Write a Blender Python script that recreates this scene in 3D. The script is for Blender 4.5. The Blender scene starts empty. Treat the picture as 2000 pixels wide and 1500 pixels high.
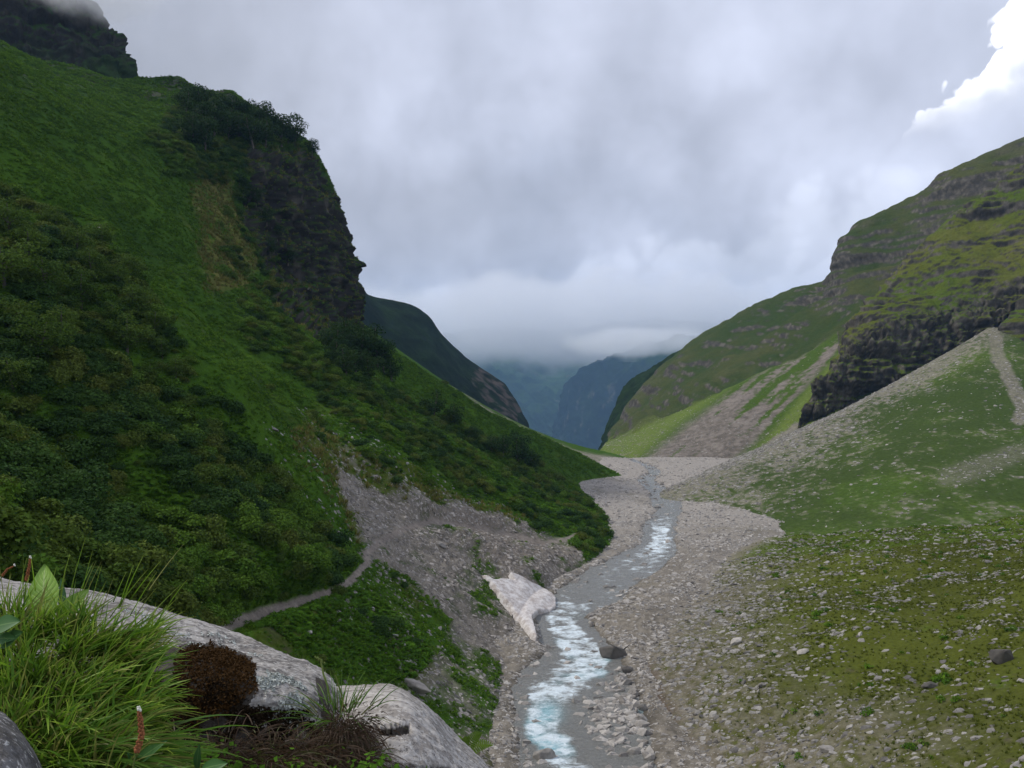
import bpy, math, random
import numpy as np

random.seed(7)
RNG = np.random.default_rng(11)
SC = bpy.context.scene
COL = SC.collection

# ------------------------------------------------------------------ camera
F = 1444.0                                   # focal length in photo pixels (2000 wide)
PITCH = math.atan(50.0 / F)
cam_data = bpy.data.cameras.new("camera")
cam = bpy.data.objects.new("camera", cam_data)
COL.objects.link(cam)
cam_data.sensor_width = 36.0
cam_data.lens = 36.0 * F / 2000.0
cam_data.clip_start = 0.1
cam_data.clip_end = 20000.0
cam.location = (0.0, 0.0, 0.0)
cam.rotation_euler = (math.pi / 2 - PITCH, 0.0, 0.0)
SC.camera = cam

# ------------------------------------------------------------------ render settings
SC.view_settings.view_transform = 'Standard'
SC.view_settings.look = 'None'
SC.view_settings.exposure = 0.06
SC.view_settings.gamma = 1.0
SC.view_settings.use_curve_mapping = False
SC.render.engine = 'CYCLES'
SC.cycles.use_denoising = True
SC.cycles.max_bounces = 8
SC.cycles.diffuse_bounces = 2
SC.cycles.glossy_bounces = 2
SC.cycles.transmission_bounces = 2
SC.cycles.transparent_max_bounces = 8
SC.cycles.volume_bounces = 6
SC.cycles.volume_step_rate = 1.0
SC.cycles.volume_max_steps = 128
SC.cycles.sample_clamp_indirect = 4.0

SUN_EL = math.radians(46)
SUN_AZ = math.radians(-78)                   # compass bearing from +Y towards +X


class Nodes:
    """Small helper round a node tree."""

    def __init__(self, tree):
        self.t = tree

    def add(self, kind, **kw):
        n = self.t.nodes.new(kind)
        for k, v in kw.items():
            setattr(n, k, v)
        return n

    def put(self, sock, v):
        if v is None:
            return
        if isinstance(v, bpy.types.NodeSocket):
            self.t.links.new(v, sock)
        else:
            sock.default_value = v

    def m(self, op, a, b=None, c=None, clamp=False):
        n = self.add('ShaderNodeMath', operation=op, use_clamp=clamp)
        self.put(n.inputs[0], a)
        self.put(n.inputs[1], b)
        self.put(n.inputs[2], c)
        return n.outputs[0]

    def vm(self, op, a, b=None):
        n = self.add('ShaderNodeVectorMath', operation=op)
        self.put(n.inputs[0], a)
        self.put(n.inputs[1], b)
        return n.outputs[0]

    def step(self, x, lo, hi):
        n = self.add('ShaderNodeMapRange', interpolation_type='SMOOTHSTEP')
        self.put(n.inputs['Value'], x)
        self.put(n.inputs['From Min'], lo)
        self.put(n.inputs['From Max'], hi)
        return n.outputs[0]

    def lin(self, x, lo, hi, a, b):
        n = self.add('ShaderNodeMapRange')
        self.put(n.inputs['Value'], x)
        self.put(n.inputs['From Min'], lo)
        self.put(n.inputs['From Max'], hi)
        self.put(n.inputs['To Min'], a)
        self.put(n.inputs['To Max'], b)
        return n.outputs[0]

    def mix(self, f, a, b, blend='MIX'):
        n = self.add('ShaderNodeMix', data_type='RGBA', blend_type=blend)
        self.put(n.inputs[0], f)
        for s, v in ((n.inputs[6], a), (n.inputs[7], b)):
            if isinstance(v, tuple) and len(v) == 3:
                v = v + (1.0,)
            self.put(s, v)
        return n.outputs[2]

    def noise(self, vec, scale, detail=4.0, rough=0.55, dist=0.0, out=0):
        n = self.add('ShaderNodeTexNoise')
        self.put(n.inputs['Vector'], vec)
        n.inputs['Scale'].default_value = scale
        n.inputs['Detail'].default_value = detail
        n.inputs['Roughness'].default_value = rough
        n.inputs['Distortion'].default_value = dist
        return n.outputs[out]

    def puff(self, vec, scale):
        """Billowed noise (0 at the middle of a puff), cheap enough for a sky."""
        tot = None
        for k, (sc, w) in enumerate(((1.0, 0.55), (2.3, 0.28), (5.1, 0.17))):
            n = self.m('MULTIPLY', self.m('ABSOLUTE', self.m('SUBTRACT', self.noise(vec, scale * sc, 0.0), 0.5)), w * 3.6)
            tot = n if tot is None else self.m('ADD', tot, n)
        return self.m('SUBTRACT', 1.0, tot)


# ------------------------------------------------------------------ sky (clouds over a Nishita sky)
def make_world():
    w = bpy.data.worlds.new("World")
    SC.world = w
    w.cycles.sampling_method = 'MANUAL'
    w.cycles.sample_map_resolution = 256
    w.use_nodes = True
    w.node_tree.nodes.clear()
    N = Nodes(w.node_tree)
    co = N.add('ShaderNodeTexCoord').outputs['Generated']
    sep = N.add('ShaderNodeSeparateXYZ')
    N.put(sep.inputs[0], co)
    x, y, z = sep.outputs
    az = N.m('DEGREES' if False else 'MULTIPLY', N.m('ARCTAN2', x, y), 57.2958)
    el = N.m('MULTIPLY', N.m('ARCSINE', z), 57.2958)

    sky = N.add('ShaderNodeTexSky', sky_type='NISHITA', sun_disc=False)
    sky.sun_elevation = SUN_EL
    sky.sun_rotation = SUN_AZ
    sky.altitude = 3000.0
    clear = N.mix(1.0, sky.outputs[0], (0.08, 0.08, 0.08), 'MULTIPLY')

    # soft high overcast
    n1 = N.noise(co, 2.2, 4, 0.6, 0.0)
    n2 = N.noise(co, 5.5, 4, 0.55)
    n3 = N.noise(co, 14.0, 3, 0.55)
    soft = N.m('ADD', N.m('MULTIPLY', n1, 0.6), N.m('MULTIPLY', n2, 0.4))
    t = N.step(soft, 0.34, 0.62)
    col = N.mix(t, (0.44, 0.475, 0.575), (0.58, 0.62, 0.75))
    cover = N.lin(n1, 0.25, 0.45, 0.86, 0.97)
    col = N.mix(cover, clear, col)

    pv = N.puff(co, 7.0)
    pv2 = N.puff(co, 3.0)
    wob = N.m('ADD', N.m('MULTIPLY', N.m('SUBTRACT', n2, 0.5), 9.0), N.m('MULTIPLY', N.m('SUBTRACT', n3, 0.5), 3.0))

    def bank(col, edge_pts, amp, bright, body, soft_w, depth, strength=1.0, base=None, az_lim=None, wk=1.0, fine=0.0):
        """A heap of cumulus: everything below its billowed upper edge (az, el in degrees)."""
        fc = N.add('ShaderNodeFloatCurve')
        cv = fc.mapping.curves[0]
        pts = [((a + 60.0) / 120.0, e / 60.0) for a, e in edge_pts]
        while len(cv.points) < len(pts):
            cv.points.new(0.5, 0.5)
        for p, (a, b) in zip(cv.points, pts):
            p.location = (a, b)
            p.handle_type = 'AUTO'
        fc.mapping.update()
        N.put(fc.inputs['Value'], N.lin(az, -60, 60, 0, 1))
        e = N.m('MULTIPLY', fc.outputs[0], 60.0)
        bump = N.m('MULTIPLY', N.m('SUBTRACT', 0.45, pv), amp)
        bump2 = N.m('MULTIPLY', N.m('SUBTRACT', 0.45, pv2), amp * 1.2)
        if fine:
            bump2 = N.m('ADD', N.m('MULTIPLY', bump2, 0.5), N.m('MULTIPLY', N.m('SUBTRACT', 0.45, N.puff(co, 15.0)), fine))
        d = N.m('SUBTRACT', N.m('ADD', N.m('ADD', e, bump), N.m('ADD', bump2, N.m('MULTIPLY', wob, wk))), el)
        mask = N.step(d, 0.0, soft_w)
        inner = N.step(N.m('ADD', d, N.m('MULTIPLY', N.m('SUBTRACT', n3, 0.5), 6.0)), 0.0, depth)
        c = N.mix(inner, bright, body)
        c = N.mix(N.step(pv, 0.25, 0.75), c, N.mix(0.82, c, c, 'MIX'), 'MIX')
        c = N.mix(0.5 if not fine else 0.25, c, N.mix(N.step(n2, 0.3, 0.7), (0.47, 0.51, 0.61), (0.62, 0.665, 0.80)))
        mask = N.m('MULTIPLY', mask, strength)
        if base is not None:
            mask = N.m('MULTIPLY', mask, N.step(N.m('ADD', el, N.m('MULTIPLY', wob, 0.6)), base[0], base[1]))
        if az_lim is not None:
            mask = N.m('MULTIPLY', mask, N.step(N.m('ADD', az, wob), az_lim[0], az_lim[1]))
        return N.mix(mask, col, c)

    # grey curtain on the left
    lm = N.step(N.m('ADD', az, N.m('MULTIPLY', wob, 0.8)), -2.0, -24.0)
    lm = N.m('MULTIPLY', lm, N.step(N.m('ADD', el, wob), 40.0, 14.0))
    col = N.mix(N.m('MULTIPLY', lm, 0.8), col, (0.31, 0.33, 0.38))
    # grey belly left of centre
    gm = N.m('MULTIPLY', N.step(N.m('ABSOLUTE', N.m('ADD', az, 6.0)), 11.0, 2.0),
             N.step(N.m('ABSOLUTE', N.m('SUBTRACT', N.m('ADD', el, N.m('MULTIPLY', wob, 0.5)), 10.0)), 6.5, 1.0))
    col = N.mix(N.m('MULTIPLY', gm, 0.45), col, (0.37, 0.395, 0.465))
    hi, mid, lo = (0.70, 0.745, 0.87), (0.575, 0.62, 0.75), (0.48, 0.52, 0.63)
    col = bank(col, [(-60, 3), (-20, 4), (-4, 7), (4, 10), (12, 12), (20, 13.5), (30, 13), (60, 14)],
               4.5, hi, mid, 2.2, 9.0, 0.7)
    col = bank(col, [(-60, 3), (-10, 3), (-2, 5.5), (5, 7), (12, 8), (20, 10), (60, 10)], 5.0, hi, mid, 1.2, 6.0, 0.8)
    col = bank(col, [(-60, 1), (-10, 2), (0, 3.2), (8, 4.2), (14, 4.2), (18, 5), (60, 5)], 3.5, hi, (0.62, 0.665, 0.79), 0.6, 4.0, 0.9)
    # light and shade of the billows
    bl = N.m('MULTIPLY', N.lin(pv2, 0.25, 0.85, 1.12, 0.93), N.lin(pv, 0.25, 0.85, 1.05, 0.95))
    bl = N.m('MULTIPLY', bl, N.lin(n2, 0.3, 0.7, 0.94, 1.06))
    bv = N.add('ShaderNodeCombineXYZ')
    for s_ in bv.inputs:
        N.put(s_, bl)
    col = N.mix(N.step(el, 32.0, 14.0), col, N.mix(1.0, col, bv.outputs[0], 'MULTIPLY'))
    # bright sunlit tower at the right
    col = bank(col, [(-60, 0), (25.5, 10), (27.6, 16.6), (29.0, 18.4), (30.5, 19.4), (31.6, 19.8), (32.3, 21.4), (33.4, 22.8), (34.3, 24.0), (37.5, 27.0), (44, 33), (60, 34)],
               3.4, (1.75, 1.75, 1.78), (0.66, 0.695, 0.78), 0.6, 7.0, 0.95, base=(14.5, 18.5), az_lim=(25.5, 28.5), wk=0.25, fine=3.2)
    bg = N.add('ShaderNodeBackground')
    N.put(bg.inputs[0], col)
    bg.inputs[1].default_value = 1.22
    out = N.add('ShaderNodeOutputWorld')
    w.node_tree.links.new(bg.outputs[0], out.inputs[0])


make_world()

sun_data = bpy.data.lights.new("sun", 'SUN')
sun_data.energy = 2.4
sun_data.angle = math.radians(5)
sun_data.color = (1.0, 0.95, 0.86)
sun = bpy.data.objects.new("sun", sun_data)
COL.objects.link(sun)
from mathutils import Vector
sd = Vector((math.sin(SUN_AZ) * math.cos(SUN_EL), math.cos(SUN_AZ) * math.cos(SUN_EL), math.sin(SUN_EL)))
sun.rotation_euler = sd.to_track_quat('Z', 'Y').to_euler()


# ------------------------------------------------------------------ maths helpers
CP, SP = math.cos(PITCH), math.sin(PITCH)


def at(px, py, Y):
    """World point at forward distance Y that the photo shows at pixel (px, py)."""
    a = (np.asarray(px, float) - 1000.0) / F
    b = (750.0 - np.asarray(py, float)) / F
    dy = CP + b * SP
    dz = -SP + b * CP
    s = np.asarray(Y, float) / dy
    return np.stack([a * s, dy * s, dz * s], -1)


def seen(P):
    """Pixel position of world points."""
    d = P[..., 1] * CP - P[..., 2] * SP
    d = np.maximum(d, 0.05)
    u = P[..., 1] * SP + P[..., 2] * CP
    return 1000.0 + F * P[..., 0] / d, 750.0 - F * u / d


_perm = np.random.default_rng(3).permutation(256).astype(np.int64)
_g = np.random.default_rng(4).normal(size=(256, 3))
_g /= np.linalg.norm(_g, axis=1, keepdims=True)


def perlin(p):
    shp = p.shape[:-1]
    p = p.reshape(-1, 3)
    i = np.floor(p).astype(np.int64)
    f = p - i
    u = f * f * f * (f * (f * 6 - 15) + 10)
    i &= 255
    res = 0.0
    for dx in (0, 1):
        wx = u[:, 0] if dx else 1 - u[:, 0]
        hx = _perm[(i[:, 0] + dx) & 255]
        for dy in (0, 1):
            wy = u[:, 1] if dy else 1 - u[:, 1]
            hy = _perm[(hx + i[:, 1] + dy) & 255]
            for dz in (0, 1):
                wz = u[:, 2] if dz else 1 - u[:, 2]
                g = _g[_perm[(hy + i[:, 2] + dz) & 255]]
                d = g[:, 0] * (f[:, 0] - dx) + g[:, 1] * (f[:, 1] - dy) + g[:, 2] * (f[:, 2] - dz)
                res = res + wx * wy * wz * d
    return (res * 1.55).reshape(shp)


def fbm(p, o=5, gain=0.5, ridged=False, s=1.0):
    p = p * s
    a, tot, r = 1.0, 0.0, 0.0
    for k in range(o):
        n = perlin(p + k * 17.3)
        if ridged:
            n = 1.0 - 2.0 * np.abs(n)
        r = r + a * n
        tot += a
        a *= gain
        p = p * 2.03
    return r / tot


def sstep(x, a, b):
    t = np.clip((x - a) / (b - a), 0, 1)
    return t * t * (3 - 2 * t)


def inside(poly, x, y):
    poly = np.asarray(poly, float)
    r = np.zeros(x.shape, bool)
    j = len(poly) - 1
    for i in range(len(poly)):
        xi, yi = poly[i]
        xj, yj = poly[j]
        if yi != yj:
            r ^= ((yi > y) != (yj > y)) & (x < (xj - xi) * (y - yi) / (yj - yi) + xi)
        j = i
    return r


def blocks(p, seed=0):
    """Jointed-rock noise: one random step (-1..1) per slightly warped cell."""
    q = p + 0.35 * np.stack([fbm(p * 0.9 + 5, 2), fbm(p * 0.9 + 25, 2), fbm(p * 0.9 + 45, 2)], -1)
    i = np.floor(q + seed * 13.7).astype(np.int64) & 255
    return _perm[(i[..., 0] + _perm[(i[..., 1] + _perm[i[..., 2]]) & 255]) & 255] / 127.5 - 1.0


def line_dist(pts, x, y):
    pts = np.asarray(pts, float)
    d = np.full(x.shape, 1e9)
    for a, b in zip(pts[:-1], pts[1:]):
        ab = b - a
        t = np.clip(((x - a[0]) * ab[0] + (y - a[1]) * ab[1]) / (ab @ ab), 0, 1)
        d = np.minimum(d, np.hypot(x - a[0] - t * ab[0], y - a[1] - t * ab[1]))
    return d


def hermite(knots, ts):
    """Weight matrix of a cubic through the knots (finite-difference tangents)."""
    K = len(knots)
    I = np.eye(K)
    T = np.zeros((K, K))
    for k in range(K):
        a, b = max(k - 1, 0), min(k + 1, K - 1)
        if 0 < k < K - 1:
            h0, h1 = knots[k] - knots[k - 1], knots[k + 1] - knots[k]
            s0, s1 = (I[k] - I[k - 1]) / h0, (I[k + 1] - I[k]) / h1
            T[k] = (s0 * h1 + s1 * h0) / (h0 + h1)
        else:
            T[k] = (I[b] - I[a]) / (knots[b] - knots[a])
    W = np.zeros((len(ts), K))
    seg = np.clip(np.searchsorted(knots, ts, 'right') - 1, 0, K - 2)
    for n, (s, t) in enumerate(zip(seg, ts)):
        h = knots[s + 1] - knots[s]
        u = (t - knots[s]) / h
        W[n] = ((2 * u**3 - 3 * u**2 + 1) * I[s] + (u**3 - 2 * u**2 + u) * h * T[s]
                + (-2 * u**3 + 3 * u**2) * I[s + 1] + (u**3 - u**2) * h * T[s + 1])
    return W


class Sheet:
    """A smooth surface through a grid of world points, densely sampled (nv rows x nu columns)."""

    def __init__(self, ctrl, nu, nv):
        ctrl = np.asarray(ctrl, float)
        px, py = seen(ctrl)
        px, py = np.clip(px, -700, 2700), np.clip(py, -500, 2000)
        du = np.hypot(np.diff(px, axis=1), np.diff(py, axis=1)).mean(0) + 14
        dv = np.hypot(np.diff(px, axis=0), np.diff(py, axis=0)).mean(1) + 14
        ku, kv = np.r_[0, np.cumsum(du)], np.r_[0, np.cumsum(dv)]
        Wu = hermite(ku, np.linspace(0, ku[-1], nu))
        Wv = hermite(kv, np.linspace(0, kv[-1], nv))
        self.P = np.einsum('vr,rck,uc->vuk', Wv, ctrl, Wu)
        self.u = np.linspace(0, 1, nu)[None, :].repeat(nv, 0)
        self.v = np.linspace(0, 1, nv)[:, None].repeat(nu, 1)

    def normals(self):
        a, b = np.gradient(self.P, axis=1), np.gradient(self.P, axis=0)
        n = np.cross(a, b)
        n /= np.linalg.norm(n, axis=-1, keepdims=True) + 1e-9
        n *= np.sign(n[..., 2:3].mean()) or 1
        return n

    def px(self):
        return seen(self.P)

    def areas(self):
        a, b = np.gradient(self.P, axis=1), np.gradient(self.P, axis=0)
        return np.linalg.norm(np.cross(a, b), axis=-1)

    def scatter(self, dens, n, rng=RNG):
        """n random points on the sheet, chosen in proportion to dens x area (dens per vertex); also their grid indices."""
        w = (dens * self.areas())[:-1, :-1].ravel()
        if w.sum() <= 0:
            return np.zeros((0, 3)), (np.zeros(0, int), np.zeros(0, int))
        c = np.cumsum(w)
        k = np.searchsorted(c, rng.random(n) * c[-1])
        nv, nu = self.P.shape[:2]
        i, j = k // (nu - 1), k % (nu - 1)
        s, t = rng.random((n, 1)), rng.random((n, 1))
        P = self.P
        pts = (P[i, j] * (1 - s) * (1 - t) + P[i + 1, j] * s * (1 - t) + P[i, j + 1] * (1 - s) * t + P[i + 1, j + 1] * s * t)
        return pts, (i, j)

    def build(self, name, mat, colour=None, kind='structure', smooth=True):
        nv, nu = self.P.shape[:2]
        idx = np.arange(nv * nu).reshape(nv, nu)
        q = np.stack([idx[:-1, :-1], idx[:-1, 1:], idx[1:, 1:], idx[1:, :-1]], -1).reshape(-1, 4)
        n = self.normals()
        a, b = np.gradient(self.P, axis=1), np.gradient(self.P, axis=0)
        if np.cross(a, b)[..., 2].mean() < 0:
            q = q[:, ::-1]
        me = quick_mesh(name, self.P.reshape(-1, 3), q, smooth)
        if colour is not None:
            set_colour(me, colour.reshape(-1, colour.shape[-1]))
        me.materials.append(mat)
        o = bpy.data.objects.new(name, me)
        COL.objects.link(o)
        if kind:
            o['kind'] = kind
        self.obj = o
        return o


def quick_mesh(name, verts, faces, smooth=True):
    """Mesh from arrays; faces is (n, k) with one k for all."""
    verts = np.asarray(verts, np.float32)
    faces = np.asarray(faces, np.int32)
    me = bpy.data.meshes.new(name)
    k = faces.shape[1]
    me.vertices.add(len(verts))
    me.vertices.foreach_set('co', verts.ravel())
    me.loops.add(faces.size)
    me.loops.foreach_set('vertex_index', faces.ravel())
    me.polygons.add(len(faces))
    me.polygons.foreach_set('loop_start', np.arange(len(faces), dtype=np.int32) * k)
    me.polygons.foreach_set('use_smooth', np.full(len(faces), smooth))
    me.update(calc_edges=True)
    me.validate()
    return me


def set_colour(me, c, name='tint'):
    c = np.asarray(c, np.float32)
    if c.shape[1] == 3:
        c = np.c_[c, np.ones(len(c), np.float32)]
    a = me.color_attributes.new(name, 'FLOAT_COLOR', 'POINT')
    a.data.foreach_set('color', np.ascontiguousarray(c, np.float32).ravel())


def lerp(a, b, t):
    a, b = np.asarray(a, float), np.asarray(b, float)
    t = np.asarray(t)[..., None]
    return a * (1 - t) + b * t


# ------------------------------------------------------------------ materials
def new_mat(name):
    m = bpy.data.materials.new(name)
    m.use_nodes = True
    m.node_tree.nodes.clear()
    N = Nodes(m.node_tree)
    out = N.add('ShaderNodeOutputMaterial')
    return m, N, out


def bsdf(N, out, colour, rough=0.9, spec=0.15, bump=None, strength=0.5, dist=0.1):
    b = N.add('ShaderNodeBsdfPrincipled')
    N.put(b.inputs['Base Color'], colour if not isinstance(colour, tuple) else colour + (1.0,) * (4 - len(colour)))
    N.put(b.inputs['Roughness'], rough)
    b.inputs['Specular IOR Level'].default_value = spec
    if bump is not None:
        bn = N.add('ShaderNodeBump')
        bn.inputs['Strength'].default_value = strength
        bn.inputs['Distance'].default_value = dist
        N.put(bn.inputs['Height'], bump)
        N.put(b.inputs['Normal'], bn.outputs[0])
    N.t.links.new(b.outputs[0], out.inputs[0])
    return b


def ground_material(name, scale, bump_dist, contrast=0.5):
    """Terrain: painted-on ground cover from the mesh's tint attribute, with grain and fine relief."""
    m, N, out = new_mat(name)
    at_ = N.add('ShaderNodeAttribute', attribute_name='tint')
    co = N.add('ShaderNodeTexCoord').outputs['Object']
    n1 = N.noise(co, scale, 5, 0.65)
    n2 = N.noise(co, scale * 4.3, 4, 0.6)
    f = N.m('ADD', N.m('MULTIPLY', n1, 0.6), N.m('MULTIPLY', n2, 0.4))
    k = N.lin(f, 0.3, 0.7, 1 - contrast, 1 + contrast)
    kk = N.add('ShaderNodeCombineXYZ')
    for s in kk.inputs:
        N.put(s, k)
    c = N.mix(1.0, at_.outputs['Color'], kk.outputs[0], 'MULTIPLY')
    bsdf(N, out, c, 0.95, 0.02, f, 0.9, bump_dist)
    return m
# ------------------------------------------------------------------ terrain
def river_z(Y):
    Y = np.asarray(Y, float)
    z = -42.0 - 0.05 * (Y - 80.0)
    return z - 0.10 * np.clip(Y - 440, 0, None)


def rows_px(rows):
    """rows: list of (Y or None, [(px, py[, Y]) ...]) -> grid of world points."""
    g = []
    for Y, pts in rows:
        g.append([at(p[0], p[1], p[2] if len(p) > 2 else Y) for p in pts])
    return np.array(g)


GREEN = np.array((0.042, 0.092, 0.009))
BRIGHT = np.array((0.085, 0.165, 0.012))
OLIVE = np.array((0.070, 0.082, 0.014))
YELLOW = np.array((0.16, 0.15, 0.045))
DARKGREEN = np.array((0.022, 0.045, 0.012))
SCREE = np.array((0.245, 0.217, 0.178))
ROCK = np.array((0.060, 0.056, 0.050))
PALEROCK = np.array((0.15, 0.135, 0.115))
SOIL = np.array((0.075, 0.060, 0.045))
PATH = np.array((0.25, 0.215, 0.185))

# ---- the big hillside on the left
L_rows = [
    (22, [(1000, 4300), (1000, 3400), (700, 2700), (300, 1950), (100, 1650), (-200, 1280), (-500, 1000), (-900, 700), (-1300, 380), (-1700, 50)]),
    (40, [(1060, 2300), (1000, 2080), (800, 1830), (600, 1610), (300, 1360), (0, 1115), (-300, 880), (-600, 640), (-1000, 330), (-1400, 20)]),
    (70, [(1060, 1660), (1005, 1575), (800, 1450), (620, 1310), (480, 1215), (250, 1030), (0, 835), (-250, 640), (-600, 370), (-1000, 60)]),
    (100, [(1050, 1375), (1005, 1325), (900, 1255), (800, 1180), (700, 1105), (480, 930), (220, 715), (0, 530), (-300, 280), (-700, -40)]),
    (140, [(1090, 1195), (1060, 1165), (960, 1105), (880, 1052), (800, 1000), (600, 838), (380, 655), (150, 465), (-100, 255), (-500, -80)]),
    (190, [(1235, 1090), (1205, 1062), (1080, 1012), (980, 952), (880, 888), (720, 765), (520, 608), (330, 430), (100, 220), (-250, -90)]),
    (245, [(1215, 1015), (1185, 998), (1060, 935), (960, 870), (860, 800), (740, 705), (560, 575), (430, 420), (320, 270), (30, 100, 300)]),
    (285, [(1185, 985), (1150, 965), (1050, 900), (960, 842), (870, 778), (750, 695), (600, 618), (520, 440), (480, 300), (190, 140, 325)]),
    (315, [(1170, 965), (1140, 945), (1040, 885), (970, 836), (890, 776), (800, 712), (665, 645), (615, 470), (545, 288), (270, 150, 340)]),
    (345, [(1250, 945), (1220, 930), (1100, 880), (1000, 834), (900, 778), (800, 708), (716, 642), (692, 500), (612, 292), (345, 148)]),
    (352, [(1250, 955), (1215, 938), (1090, 890), (990, 845), (890, 790), (795, 722), (712, 655), (688, 500), (606, 294), (330, 150)]),
    (400, [(1200, 960), (1120, 950), (1000, 910), (880, 860), (780, 800), (690, 740), (600, 660), (560, 540), (470, 330), (180, 180)]),
]
left = Sheet(rows_px(L_rows), 620, 470)
P = left.P
px, py = left.px()
nrm = left.normals()
dist = P[..., 1]
CLIFF_POLY = [(478, 285), (600, 280), (640, 330), (672, 400), (705, 500), (735, 650), (690, 645), (625, 668), (590, 640), (548, 590),
              (520, 560), (505, 500), (480, 420), (500, 340)]
jx = px + 22 * fbm(P * 0.05, 3)
jy = py + 22 * fbm(P * 0.05 + 9, 3)
cliff = inside(CLIFF_POLY, jx, jy).astype(float)
PATH_LINE = [(420, 1232), (520, 1195), (580, 1180), (650, 1155), (690, 1130), (718, 1098), (715, 1080), (740, 1060), (790, 1032), (840, 1020),
             (920, 1030), (1000, 1046), (1062, 1062), (1110, 1052), (1148, 1033)]
path_d = line_dist(PATH_LINE, px, py) / np.clip(1050 / dist, 4, 15)
on_path = 1 - sstep(path_d + 0.25 * fbm(P * 0.8, 2), 0.5, 0.95)
near_path = 1 - sstep(path_d, 0.3, 3.5)
ampl = np.clip(dist / 150, 0.25, 1.3) * (1 - near_path * 0.9)
Q = P * np.array((0.010, 0.055, 0.010))
rib = fbm(Q, 4, 0.5)
disp = ampl * (4.2 * rib + 1.1 * fbm(P * 0.06, 4) + 0.35 * fbm(P * 0.35, 3))
# tussocks and steps on the grass
disp += (1 - on_path) * np.clip(dist / 150, 0.5, 1.5) * 0.28 * fbm(P * np.array((0.7, 0.7, 1.4)), 2)
# crest and gully that run down to the scree
def signed_line(pts, x, y):
    pts = np.asarray(pts, float)
    best, sg = np.full(x.shape, 1e9), np.zeros(x.shape)
    for a, b in zip(pts[:-1], pts[1:]):
        ab = b - a
        t_ = np.clip(((x - a[0]) * ab[0] + (y - a[1]) * ab[1]) / (ab @ ab), 0, 1)
        d_ = np.hypot(x - a[0] - t_ * ab[0], y - a[1] - t_ * ab[1])
        s_ = np.sign((y - a[1]) * ab[0] - (x - a[0]) * ab[1])
        m_ = d_ < best
        best, sg = np.where(m_, d_, best), np.where(m_, s_, sg)
    return best * sg


for pts_, wid, amp_ in (([(250, 500), (330, 590), (430, 690), (520, 768), (600, 850), (700, 932), (790, 990), (850, 1030)], 7.0, 2.6),
                        ([(90, 640), (200, 760), (330, 880), (470, 1000), (560, 1080)], 6.0, 2.0),
                        ([(-40, 860), (60, 930), (150, 1010), (215, 1080)], 4.0, 2.2),
                        ([(420, 545), (560, 640), (700, 740), (830, 840), (960, 930), (1080, 1000)], 8.0, 2.0),
                        ([(120, 480), (230, 560), (330, 640), (420, 730)], 7.0, 2.2)):
    s_ = signed_line(pts_, px + 10 * fbm(P * 0.05 + 4, 3), py) * dist / F
    disp += 1.5 * amp_ * (np.exp(-((s_ - 0.5 * wid) / wid) ** 2) - np.exp(-((s_ + 0.6 * wid) / (0.8 * wid)) ** 2)) * (1 - near_path) * (sstep(px, 900, 780) if wid != 7.0 or amp_ != 2.6 else sstep(px, 720, 600))
# cliff: ledges and vertical cracks
led = fbm(P * np.array((0.05, 0.05, 0.15)) + np.stack([0 * P[..., 0], 0 * P[..., 0], 0.02 * P[..., 1]], -1) + 3, 4, 0.6)
crk = fbm(P * np.array((0.11, 0.11, 0.02)) + 5, 5, 0.6, True)
blk = fbm(P * np.array((0.09, 0.09, 0.05)), 4, 0.6)
cl_d = 2.6 * np.sign(led) * np.abs(led) ** 0.6 - 3.2 * sstep(crk, 0.25, 0.8) + 2.0 * blk + 2.2 * blocks(P * np.array((0.10, 0.10, 0.07))) + 1.1 * blocks(P * np.array((0.3, 0.3, 0.2)), 2)
edge_fade = 1.0
disp = disp * (1 - cliff) + cliff * cl_d
# keep the toe near the water quiet
disp *= sstep(left.u, 0.02, 0.08) * 0.9 + 0.1
left.P = P + nrm * disp[..., None]
left.P[..., 2] += 4.0 * np.exp(-((px - 450) / 34) ** 2 - ((py - 205) / 30) ** 2) * sstep(fbm(P * 0.2, 3), -0.6, 0.2)
P = left.P
n2 = left.normals()
up = n2[..., 2]
g1 = fbm(P * 0.02 + 1, 5)
g2 = fbm(P * 0.11 + 2, 4)
g3 = fbm(P * 0.5 + 2, 3)
c = lerp(GREEN, BRIGHT, sstep(g1 + 0.5 * g2, -0.1, 0.7) * 0.55)
c = lerp(c, OLIVE, sstep(g2 - 0.4 * g1, 0.1, 0.6) * 0.6)
c = lerp(c, DARKGREEN, sstep(rib, 0.05, -0.5) * 0.5)
# yellowed rib beside the cliff
RIB = [(370, 350), (440, 330), (475, 420), (505, 520), (485, 560), (420, 560), (395, 450)]
yl = sum(inside(RIB, px + 45 * fbm(P * 0.1 + q_, 4), py + 45 * fbm(P * 0.1 + 7 + q_, 4)) for q_ in (0, 11, 22, 33, 44, 55)) / 6
yellow_rib = yl
c = lerp(c, YELLOW, yl * sstep(g2 + 0.4 * g3, -0.5, 0.2) * 0.85)
# dry grass between scree and shrubs
dry = inside([(600, 820), (700, 880), (860, 960), (1030, 1010), (960, 1035), (830, 1000), (700, 1060), (660, 1010), (560, 860)], jx, jy)
c = lerp(c, OLIVE * 1.15, dry * 0.7)
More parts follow.
